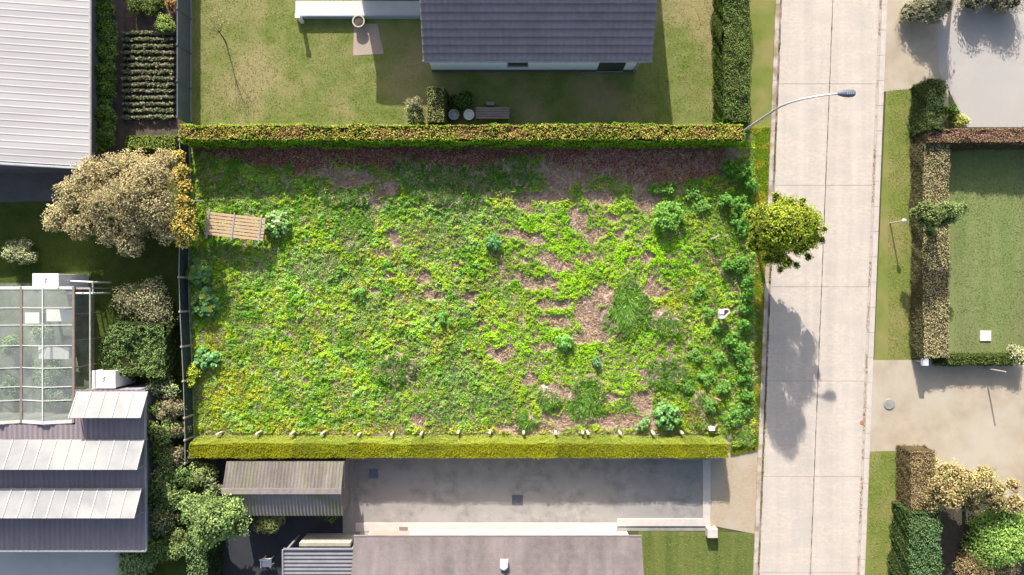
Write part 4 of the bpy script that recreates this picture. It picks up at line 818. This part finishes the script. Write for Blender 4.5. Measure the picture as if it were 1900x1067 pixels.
# slate fence
fx = W(341, 0, 0).x-.08; sf = empty('panel_fence', (W(352, 100).x, 9, 0), 'dark slate coloured panel fence between vegetable bed and lawn', 'fence'); X = W(353, 0).x
slm = mat('slate_panel', (.075, .09, .12), (.10, .115, .15), 2, .55)
for k in range(6):
    ya = 8.95+k*1.9; MB().box(X-.03, X+.03, ya+.05, ya+1.85, .05, 1.45).build('panel', slm, sf); MB().box(X-.05, X+.05, ya-.05, ya+.045, -.1, 1.5).build('post', slm, sf)
    MB().box(X-.05, X+.07, ya+.05, ya+1.85, -.02, .048).build('base_board', mat('grey_base', (.3, .31, .33), None, 4, .8), sf)
# vegetable rows
vg = ((.13, .15, .08), (.17, .18, .11), (.09, .12, .05), (.22, .19, .14))
for i in range(14):
    yy = 64+i*11.9; rs = np.random.RandomState(400+i); f = Fol(); n = 420; x = rs.uniform(231, 325, n); off = fbm(x/14., x*0+i, 5, 2)*3-1.5; a = W(278, yy)
    hh_ = .24*(.6+.6*rs.rand(n)); p = to_world(x, yy+off+rs.normal(0, 1.5, n), hh_)
    f.leaves(p, UP[None]*np.ones((n, 1)), .10+.07*rs.rand(n), pal(vg, n, .22, rs), .35, .6, rs=rs)
    # ridge of soil under the row
    xs = np.linspace(230, 327, 40); o_ = fbm(xs/14., xs*0+i, 5, 2)*3-1.5; A = to_world(xs, yy+o_-4, np.full(40, -.01)); B = to_world(xs, yy+o_, .08+.04*rs.rand(40)); C_ = to_world(xs, yy+o_+4, np.full(40, -.01))
    V = np.concatenate([A, B, C_]); F = [(j, j+1, 41+j, 40+j) for j in range(39)]+[(40+j, 41+j, 81+j, 80+j) for j in range(39)]
    f.raw(V, F, (.10, .07, .055))
    props(f.build('vegetable_row', loc=(a.x, a.y, 0)), f'row of pale leafy vegetables, {order[i]} from the top of the bed', 'vegetable row', 'rows in the vegetable bed')
# --- white barn
bz = 2.5; e = W(165, 318, bz); barn = empty('barn', (e.x-5, e.y+5, 0), 'long barn with white ribbed metal roof at the top left', 'barn')
barnm = mat('white_metal', (.40, .385, .39), (.35, .34, .35), .9, .65, c3=(.42, .405, .41), s3=.5, stretch=(.15, 2.2, 1))
corr((e.x, e.y+.25, bz), (e.x, e.y+16, bz), (e.x-14, e.y+.95, bz+.9), (e.x-14, e.y+16.7, bz+.9), .35, .014, 4, -1).build('roof', barnm, barn)
MB().box(e.x-13, e.x-.35, e.y+.3, e.y+15, -.1, bz-.1).build('wall', mat('barn_wall', (.11, .11, .12), (.08, .08, .09), 2, .8), barn)
MB().tube([(e.x+.04, e.y+.2, bz-.04), (e.x+.04, e.y+16, bz-.04)], .075, 8).build('gutter', mat('gutter_grey', (.46, .45, .44), None, 3, .5), barn)
MB().hexa([(e.x-14, e.y+.78, bz-.02), (e.x, e.y+.10, bz-.12), (e.x, e.y+.2, bz-.12), (e.x-14, e.y+.9, bz-.02)], [(e.x-14, e.y+.78, bz+.93), (e.x, e.y+.10, bz+.05), (e.x, e.y+.2, bz+.05), (e.x-14, e.y+.9, bz+.93)]).build('fascia', mat('fascia_pale', (.5, .52, .58), None, 3, .6), barn)
# --- greenhouse
gz = 2.3; gh = empty('greenhouse', (W(70, 650).x, W(70, 650).y, 0), 'old glass greenhouse with brown rails and white frame at the left edge', 'greenhouse')
rail = mat('brown_rail', (.20, .15, .13), (.26, .2, .18), 4, .7); wf = mat('white_frame', (.66, .66, .64), (.55, .55, .52), 5, .6)
def gp(x, y, z=gz): return W(x, y, z)
def glassmat():
    m, N, L, P = nodes('greenhouse_glass'); P.inputs['Base Color'].default_value = (.75, .82, .80, 1); P.inputs['Roughness'].default_value = .12
    tr_ = N.new('ShaderNodeBsdfTransparent'); tr_.inputs[0].default_value = (.86, .9, .88, 1); mx = N.new('ShaderNodeMixShader')
    n = N.new('ShaderNodeTexNoise'); n.inputs['Scale'].default_value = 1.2; tc = N.new('ShaderNodeTexCoord'); L.new(tc.outputs['Object'], n.inputs['Vector'])
    mr = N.new('ShaderNodeMapRange'); mr.inputs[3].default_value = .48; mr.inputs[4].default_value = .85; L.new(n.outputs[0], mr.inputs[0]); L.new(mr.outputs[0], mx.inputs[0])
    P.inputs['Base Color'].default_value = (.42, .46, .45, 1)
    L.new(P.outputs[0], mx.inputs[1]); L.new(tr_.outputs[0], mx.inputs[2]); L.new(mx.outputs[0], N['Material Output'].inputs[0]); return m
gl = glassmat()
cols_x = [-90, -26, 40, 137]; rows_y = [534, 571, 603, 641, 682, 717, 742, 782]
for i in range(3):
    a, b_ = gp(cols_x[i], 782), gp(cols_x[i+1], 534); mid = (a.x+b_.x)/2
    for s_, (xa, xb, za, zb) in enumerate(((a.x, mid, gz, gz+.35), (mid, b_.x, gz+.35, gz))):
        for j in range(7):
            yb, ya = gp(0, rows_y[j]).y, gp(0, rows_y[j+1]).y
            MB().quad((xa, ya+.02, za), (xb, ya+.02, zb), (xb, yb-.02, zb), (xa, yb-.02, za)).build('pane', gl, gh)
    MB().bar((mid, a.y, gz+.37), (mid, b_.y, gz+.37), .05, .05).build('ridge_bar', wf, gh)
for x in cols_x:
    p0, p1 = gp(x, 784), gp(x, 532); MB().bar((p0.x, p0.y, gz), (p1.x, p1.y, gz), .12, .1).build('valley_rail', rail, gh)
for j, y in enumerate(rows_y):
    for i in range(3):
        a, b_ = gp(cols_x[i], y), gp(cols_x[i+1], y); mid = (a.x+b_.x)/2; wd = .16 if j in (0, 7) else .04
        MB().bar((a.x, a.y, gz+.01), (mid, a.y, gz+.36), wd, .04).bar((mid, a.y, gz+.36), (b_.x, a.y, gz+.01), wd, .04).build('glazing_bar', wf, gh)
a, b_ = gp(137, 782), gp(137, 534)
for t in range(6): y = a.y+(b_.y-a.y)*t/5; MB().bar((a.x, y, 0), (a.x, y, gz), .06, .06).build('post', rail, gh)
MB().box(gp(-90, 0).x, a.x, a.y-.06, a.y+.04, 0, gz-.05).build('end_wall', mat('end_wall', (.32, .31, .28), None, 2, .8), gh)
# outer frame strip
p0, p1 = gp(165, 784), gp(165, 535)
MB().bar((p0.x, p0.y, gz-.1), (p1.x, p1.y, gz-.1), .06, .06).bar((p1.x, p1.y, gz-.1), (p1.x-.85, p1.y, gz-.1), .1, .08).bar((p0.x, p0.y, 0), (p0.x, p0.y, gz-.1), .05, .05).bar((p1.x, p1.y, 0), (p1.x, p1.y, gz-.1), .05, .05).build('side_frame', conw, gh)
props(sheet('greenhouse_floor', rect(-100, 525, 175, 790), zz(5), mat('gh_floor', (.20, .21, .18), (.10, .14, .07), 1.3, .9)), kind='structure')
# things inside greenhouse
for k, (x, y, w_, h_, lab) in enumerate(((112, 585, 50, 22, 'upper pale potting bench inside the greenhouse'), (100, 655, 55, 22, 'lower white potting bench inside the greenhouse'), (60, 590, 26, 20, 'white crate left of the upper potting bench'))):
    p = W(x, y, .8); o = empty('potting_bench' if k < 2 else 'crate', (p.x, p.y, 0), lab, 'bench' if k < 2 else 'crate')
    wx_, hy_ = w_/PPM/2, h_/PPM/2; MB().box(p.x-wx_, p.x+wx_, p.y-hy_, p.y+hy_, .76, .82).build('top', wp, o)
    for sx in (-1, 1): MB().box(p.x+sx*wx_*.9-.03, p.x+sx*wx_*.9+.03, p.y-hy_*.9, p.y+hy_*.9, 0, .76).build('leg', steel, o)
for x, y, r, lab in ((85, 700, 34, 'leafy green plants under glass below the benches'), (20, 640, 22, 'green plants under glass at the far left'), (75, 620, 20, 'green plants between the two potting benches'), (105, 740, 20, 'green plants near the lower end of the greenhouse'), (15, 720, 20, 'green plants in the lower left glass bay')):
    shrub('greenhouse_plant', x, y, r, 1.1, lab, 'plant', cols=((.16, .24, .10), (.22, .30, .14)), leaf=.12, dens=110)
# white cabinets
def cabinet(px_, py_, w_, h_, z, base, lab, logo):
    p = W(px_, py_, z); o = empty('cabinet', (p.x, p.y, base), lab, 'cabinet'); wx_, hy_ = w_/PPM/2, h_/PPM/2
    MB().box(p.x-wx_, p.x+wx_, p.y-hy_, p.y+hy_, base, z).build('body', wp, o, bevel=.02)
    MB().box(p.x-wx_-.02, p.x+wx_+.02, p.y-hy_-.02, p.y+hy_+.02, z, z+.03).build('lid', wp, o, bevel=.01)
    m_ = mat('mark%d' % logo, (.45, .12, .12) if logo else (.12, .12, .14), None, 5, .6); q = Vector((p.x, p.y, z+.034))
    MB().tube([q+Vector((-.02, .15, 0)), q+Vector((.07, .11, 0)), q+Vector((-.02, .04, 0)), q+Vector((.05, -.02, 0)), q+Vector((-.05, -.13, 0))], [.012, .025, .02, .025, .01], 6).build('mark', m_, o)
cabinet(85, 521, 44, 24, 2.5, 0, 'white cabinet with a small red mark at the top end of the greenhouse', 1)
cabinet(193, 704, 40, 30, 1.9, 0, 'white cabinet with a dark mark beside the topmost bank of panels', 0)
pf = W(147, 530, 1.6); o = empty('pipe_frame', (pf.x, pf.y, 0), 'white pipe frame right of the red marked cabinet', 'frame')
MB().tube([(pf.x-.85, pf.y-.2, 1.6), (pf.x-.75, pf.y+.25, 1.6), (pf.x+.7, pf.y+.18, 1.6), (pf.x+.72, pf.y-.4, 1.6), (pf.x-.8, pf.y-.4, 1.6)], .055, 8).build('pipe', wp, o)
for dx, dy in ((-.8, -.4), (.7, -.4), (.7, .18)): MB().tube([(pf.x+dx, pf.y+dy, -.02), (pf.x+dx, pf.y+dy, 1.6)], .045, 6).build('leg', wp, o)
# --- workshop
wz = 2.4; wk = empty('workshop', (W(100, 900).x, W(100, 900).y, 0), 'workshop with purple grey corrugated roof carrying banks of panels at the lower left', 'workshop')
wm = mat('mauve_sheet', (.23, .195, .215), (.28, .24, .26), 1.5, .5, stretch=(2, .3, 1), spec=.4)
A = [(-120, 786), (143, 786)]; 
def rp(x, y): return W(x, y, wz)
Yt, Yb = rp(0, 787).y, rp(0, 1022).y; X0, Xm, X1 = rp(-150, 0).x, rp(142, 0).x, rp(270, 0).x; Yt2 = rp(0, 722).y
ro = corr((X0, Yb, wz-.05), (Xm-.0, Yb, wz-.05), (X0, Yt, wz+.1), (Xm, Yt, wz+.1), .26, .025, 2).build('roof', wm, wk)
corr((Xm+.001, Yb, wz-.05), (X1, Yb, wz-.05), (Xm+.001, Yt2, wz+.14), (X1, Yt2, wz+.14), .26, .025, 2).build('roof', wm, wk)
MB().prism([(X0, Yb+.15), (X1-.6, Yb+.15), (X1-.6, Yt2-.1), (Xm+.1, Yt2-.1), (Xm+.1, Yt-.1), (X0, Yt-.1)], -.1, wz-.15).build('wall', mat('workshop_wall', (.30, .29, .33), (.24, .23, .27), 2, .8), wk)
MB().tube([(X0, Yb-.05, wz-.1), (X1, Yb-.05, wz-.1)], .07, 8).build('gutter', gut, wk)
MB().bar((X1+.03, Yb, wz-.05), (X1+.03, Yt2, wz+.12), .08, .12).build('verge_trim', gut, wk)
pm = mat('panel_glare', (.265, .268, .275), (.21, .215, .23), 1.2, .4, c3=(.30, .30, .30), s3=.5, spec=.5); fm = mat('panel_frame', (.5, .5, .5), None, 3, .4)  # panel material's pale colour stands in for sky glare on solar collectors
def bank(xt0, xt1, yt, xb0, xb1, yb, n, lab):
    z0, z1 = wz+.25, wz+.95; a0, a1 = W(xt0, yt, z0), W(xt1, yt, z0); b0, b1 = W(xb0, yb, z1), W(xb1, yb, z1)
    # keep it a true rectangle in space
    xl = (a0.x+b0.x)/2; xrr = (a1.x+b1.x)/2; ytop = a0.y; ybot = b0.y
    o = empty('panel_bank', ((xl+xrr)/2, (ytop+ybot)/2, wz), lab, 'panel bank', 'tilted panel banks on the workshop roof')
    for i in range(n):
        u0 = xl+(xrr-xl)*i/n+.035; u1 = xl+(xrr-xl)*(i+1)/n-.035
        nrm = Vector((0, z1-z0, ytop-ybot)).normalized()*.04
        B = [Vector((u0, ybot, z1)), Vector((u1, ybot, z1)), Vector((u1, ytop, z0)), Vector((u0, ytop, z0))]
        MB().hexa(B, [v+nrm for v in B]).build('panel', pm, o)
    for i in range(n+1):
        u = xl+(xrr-xl)*i/n; nn = Vector((0, z1-z0, ytop-ybot)).normalized()*.03
        MB().bar(Vector((u, ybot, z1))+nn, Vector((u, ytop, z0))+nn, .05, .07).build('frame_bar', fm, o)
    for i in range(0, n+1, 2):
        u = xl+(xrr-xl)*i/n; MB().bar((u, ybot+.03, wz-.02), (u, ybot+.03, z1-.03), .05, .05).build('support', steel, o); MB().bar((u, ytop-.03, wz-.02), (u, ytop-.03, z0-.02), .05, .05).build('support', steel, o)
bank(148, 272, 727, 125, 263, 776, 5, 'topmost and shortest bank of tilted panels coloured pale for sky glare on the workshop roof')
bank(-120, 268, 816, -120, 254, 872, 14, 'middle bank of tilted panels coloured pale for sky glare on the workshop roof')
bank(-120, 263, 906, -120, 249, 962, 14, 'lowest bank of tilted panels coloured pale for sky glare on the workshop roof')
# --- corrugated shed
s0, s1 = W(412, 905, 2.3), W(633, 902, 2.3); shed = empty('shed', ((s0.x+s1.x)/2, s0.y, 0), 'small gabled shed with weathered corrugated roof beside the lower hedge', 'shed')
sm = mat('fibre_cement', (.20, .178, .170), (.155, .138, .135), 3, .9, .01, 20, c3=(.165, .155, .12), s3=.9, stretch=(2, .4, 1), streak=.3); rz_ = 2.3; ezz = 1.75
xl, xrr = s0.x, s1.x; yr = W(0, 911, rz_).y; yt = W(0, 856, ezz).y; yb = W(0, 957, ezz).y
corr((xl, yt, ezz), (xrr, yt, ezz), (xl, yr, rz_), (xrr, yr, rz_), .177, .025).build('roof', sm, shed)
corr((xl, yb, ezz), (xrr, yb, ezz), (xl, yr, rz_), (xrr, yr, rz_), .177, .025).build('roof', mat('fibre_cement_mossy', (.27, .24, .24), (.21, .19, .18), 1.2, .9, c3=(.20, .20, .13), s3=.6), shed)
MB().bar((xl-.02, yr, rz_+.03), (xrr+.02, yr, rz_+.03), .3, .04).build('ridge_cap', mat('ridge_cap', (.27, .24, .225), None, 4, .85), shed)
MB().box(xl+.15, xrr-.1, yb+.12, yt-.12, -.1, ezz-.05).build('wall', mat('shed_wall', (.22, .2, .2), None, 3, .9), shed)
MB().prism([(xrr-.03, yt-.02), (xrr+.02, yt-.02), (xrr+.02, yr), (xrr-.03, yr)], ezz-.1, ezz+.0).build('trim', gut, shed)
# --- south house
sh_e = W(657, 997, 2.6); Xr = W(1190, 997, 2.6).x; ey2 = sh_e.y; sroot = empty('house', (3, ey2-4, 0), 'bungalow with weathered mauve grey tiled roof at the bottom of the photo', 'house')
tm2 = mat('mauve_tiles', (.185, .160, .160), (.145, .125, .130), 3.5, .85, .01, 25, c3=(.195, .168, .172), s3=.5, streak=.25)
rr2 = tile_roof((sh_e.x, ey2, 2.6), (Xr, ey2, 2.6), (sh_e.x, ey2-5, 4.4), (Xr, ey2-5, 4.4), 16, .035).build('roof', tm2, sroot)
tile_roof((sh_e.x, ey2-10, 2.6), (Xr, ey2-10, 2.6), (sh_e.x, ey2-5, 4.4), (Xr, ey2-5, 4.4), 16, .035).build('roof', tm2, sroot)
MB().tube([(sh_e.x-.02, ey2+.05, 2.56), (Xr+.02, ey2+.05, 2.56)], .06, 8).build('gutter', mat('dark_gutter', (.2, .17, .18), None, 4, .5), rr2)
wy2 = ey2-.62; MB().box(sh_e.x+.3, Xr-.3, wy2-8.5, wy2, -.1, 2.75).build('wall', mat('cream_wall', (.72, .68, .64), (.66, .62, .58), 3, .8), sroot)
MB().box(W(682, 0).x*.97, W(755, 0).x*.97, wy2+.002, wy2+.05, 0, 2.2).build('garage_door', mat('pink_brick', (.45, .28, .24), (.38, .24, .2), 6, .9), sroot)
for xa, xb in ((765, 1005), (1025, 1060)): 
    a_, c_ = W(xa, 0).x*.97, W(xb, 0).x*.97; MB().box(a_, c_, wy2+.002, wy2+.18, .28, .36).build('window_sill', wp, sroot)
vt = W(935, 1052, 3.7); MB().lathe((vt.x, vt.y, 3.2), [(.1, 0), (.1, .45), (.17, .46), (.17, .55), (.1, .6)], 14).build('vent_pipe', wp, rr2)
MB().box(vt.x-.2, vt.x+.2, vt.y-.18, vt.y+.18, 3.15, 3.4).build('vent_flashing', mat('pale_lead', (.5, .5, .52), None, 3, .6), rr2)
# carport roof
cp = empty('carport', (W(590, 1045).x, W(590, 1045).y, 0), 'low carport with dark ribbed metal roof left of the bungalow', 'carport')
c0, c1 = W(526, 1020, 2.3), W(655, 1016, 2.3)
corr((c0.x, c0.y, 2.3), (c0.x, c0.y-5, 2.2), (c1.x, c0.y, 2.3), (c1.x, c0.y-5, 2.2), .2, .02).build('roof', mat('dark_sheet', (.15, .15, .175), (.19, .19, .215), 2, .5), cp)
MB().bar((c0.x-.03, c0.y, 2.3), (c0.x-.03, c0.y-5, 2.2), .08, .12).bar((c0.x, c0.y+.04, 2.3), (c1.x, c0.y+.04, 2.3), .07, .12).build('trim', gut, cp)
for x in (c0.x+.1, c1.x-.1):
    for y in (c0.y-.1, c0.y-2.4, c0.y-4.8): MB().box(x-.05, x+.05, y-.05, y+.05, -.05, 2.15).build('post', steel, cp)
a_, c_ = W(555, 1009, 1.4), W(650, 1014, 1.4); props(MB().box(a_.x, c_.x, c_.y, a_.y+.05, -.05, 1.4).build('garden_wall', conw, bevel=.01), 'low pale wall along the top side of the carport', 'wall')
# garden chair bottom
ch = W(492, 1047, .7); co_ = empty('garden_chair', (ch.x, ch.y, 0), 'white garden chair on the dark yard at the bottom edge', 'chair')
MB().box(ch.x-.25, ch.x+.25, ch.y-.25, ch.y+.22, .42, .46).build('seat', wp, co_, bevel=.01); MB().hexa([(ch.x-.25, ch.y+.18, .46), (ch.x+.25, ch.y+.18, .46), (ch.x+.25, ch.y+.22, .46), (ch.x-.25, ch.y+.22, .46)], [(ch.x-.25, ch.y+.28, .9), (ch.x+.25, ch.y+.28, .9), (ch.x+.25, ch.y+.32, .9), (ch.x-.25, ch.y+.32, .9)]).build('backrest', wp, co_)
for sx in (-.22, .22):
    for sy in (-.2, .17): MB().box(ch.x+sx-.02, ch.x+sx+.02, ch.y+sy-.02, ch.y+sy+.02, -.01, .42).build('leg', wp, co_)
    MB().box(ch.x+sx*1.12-.03, ch.x+sx*1.12+.03, ch.y-.22, ch.y+.2, .64, .67).build('armrest', wp, co_)
# covers
def cover(px_, py_, w_, h_, name, lab, cat, col, z=.0):
    p = W(px_, py_); mb = MB(); mb.box(p.x-w_/PPM/2, p.x+w_/PPM/2, p.y-h_/PPM/2, p.y+h_/PPM/2, -.03, z+.012); o = mb.build(name, mat(name+str(int(px_)), col, None, 5, .5), bevel=.004, loc=(p.x, p.y, 0)); props(o, lab, cat); return o
cover(960, 928, 20, 18, 'drain_cover', 'square dark blue grey drain cover at the edge of the hedge shadow', 'drain cover', (.09, .105, .14))
cover(693, 879, 17, 17, 'drain_cover', 'dark bluish drain cover deep in the hedge shadow', 'drain cover', (.13, .15, .22))
cover(749, 981, 16, 8, 'drain_grate', 'small grey grate in front of the bungalow wall', 'grate', (.2, .19, .19), .055)
cover(1828, 623, 20, 19, 'paving_slab', 'single white square slab lying in the striped lawn', 'slab', (.72, .70, .68), .04)
p = W(1322, 990, .3); props(MB().box(p.x-.3, p.x+.25, p.y-.2, p.y+.3, -.05, .45).build('concrete_block', lightkerb, bevel=.02), 'pale concrete block at the lower right corner of the drive', 'block')
p = W(1650, 750); props(MB().lathe((p.x, p.y, 0), [(.3, -.03), (.3, .015), (.27, .03), (0.02, .035)], 20).build('manhole_cover', mat('manhole', (.30, .29, .28), None, 4, .7)), 'round grey manhole cover in the sandy drive', 'manhole cover')
props(MB().lathe((W(1599, 784).x, W(1599, 784).y, 0), [(.13, .0), (.13, .04), (.02, .045)], 12).build('marker', mat('rust', (.42, .2, .1), (.3, .16, .09), 9, .9)), 'small rusty disc at the right road gutter', 'marker')
# right garden lamp post and gate pillar
p = W(1675, 410, 1.2); gl_ = empty('garden_lamp', (p.x, p.y, 0), 'thin garden lamp post on the right verge', 'lamp post')
MB().tube([(p.x, p.y, -.05), (p.x, p.y, 1.2)], .035, 8).build('pole', conw, gl_); MB().lathe((p.x, p.y, 1.2), [(.08, 0), (.12, .1), (.1, .18), (.02, .22)], 10).build('lamp_head', mat('pale_head', (.6, .58, .54), None, 4, .5), gl_)
p = W(1717, 672, .9); gp_ = empty('letterbox', (p.x, p.y, 0), 'pale letterbox at the lower end of the brownish hedge', 'letterbox')
MB().box(p.x-.05, p.x+.05, p.y-.05, p.y+.05, -.05, .7).build('post', steel, gp_); MB().box(p.x-.14, p.x+.14, p.y-.2, p.y+.2, .7, .98).build('box', mat('bluish_white', (.58, .62, .72), None, 4, .5), gp_, bevel=.03)
p = W(1866, 690, 1.6); props(MB().tube([(p.x, p.y, -.05), (p.x, p.y, 1.6)], .04, 8).build('pole', conw), 'thin pole at the edge of the sandy drive below the low hedge', 'pole')
# trees out of frame above the right drive: their shade falls on the yard
tree('tree', (1775, -130), [(1770, -125, 34, 4.0), (1790, -160, 34, 4.5), (1760, -170, 30, 5.0), (1775, -120, 22, 3.0)], 'tree above the top edge shading the gravel yard', ((.09, .12, .05),), leaf=.14, dens=90, trunk=.12, seed=31)
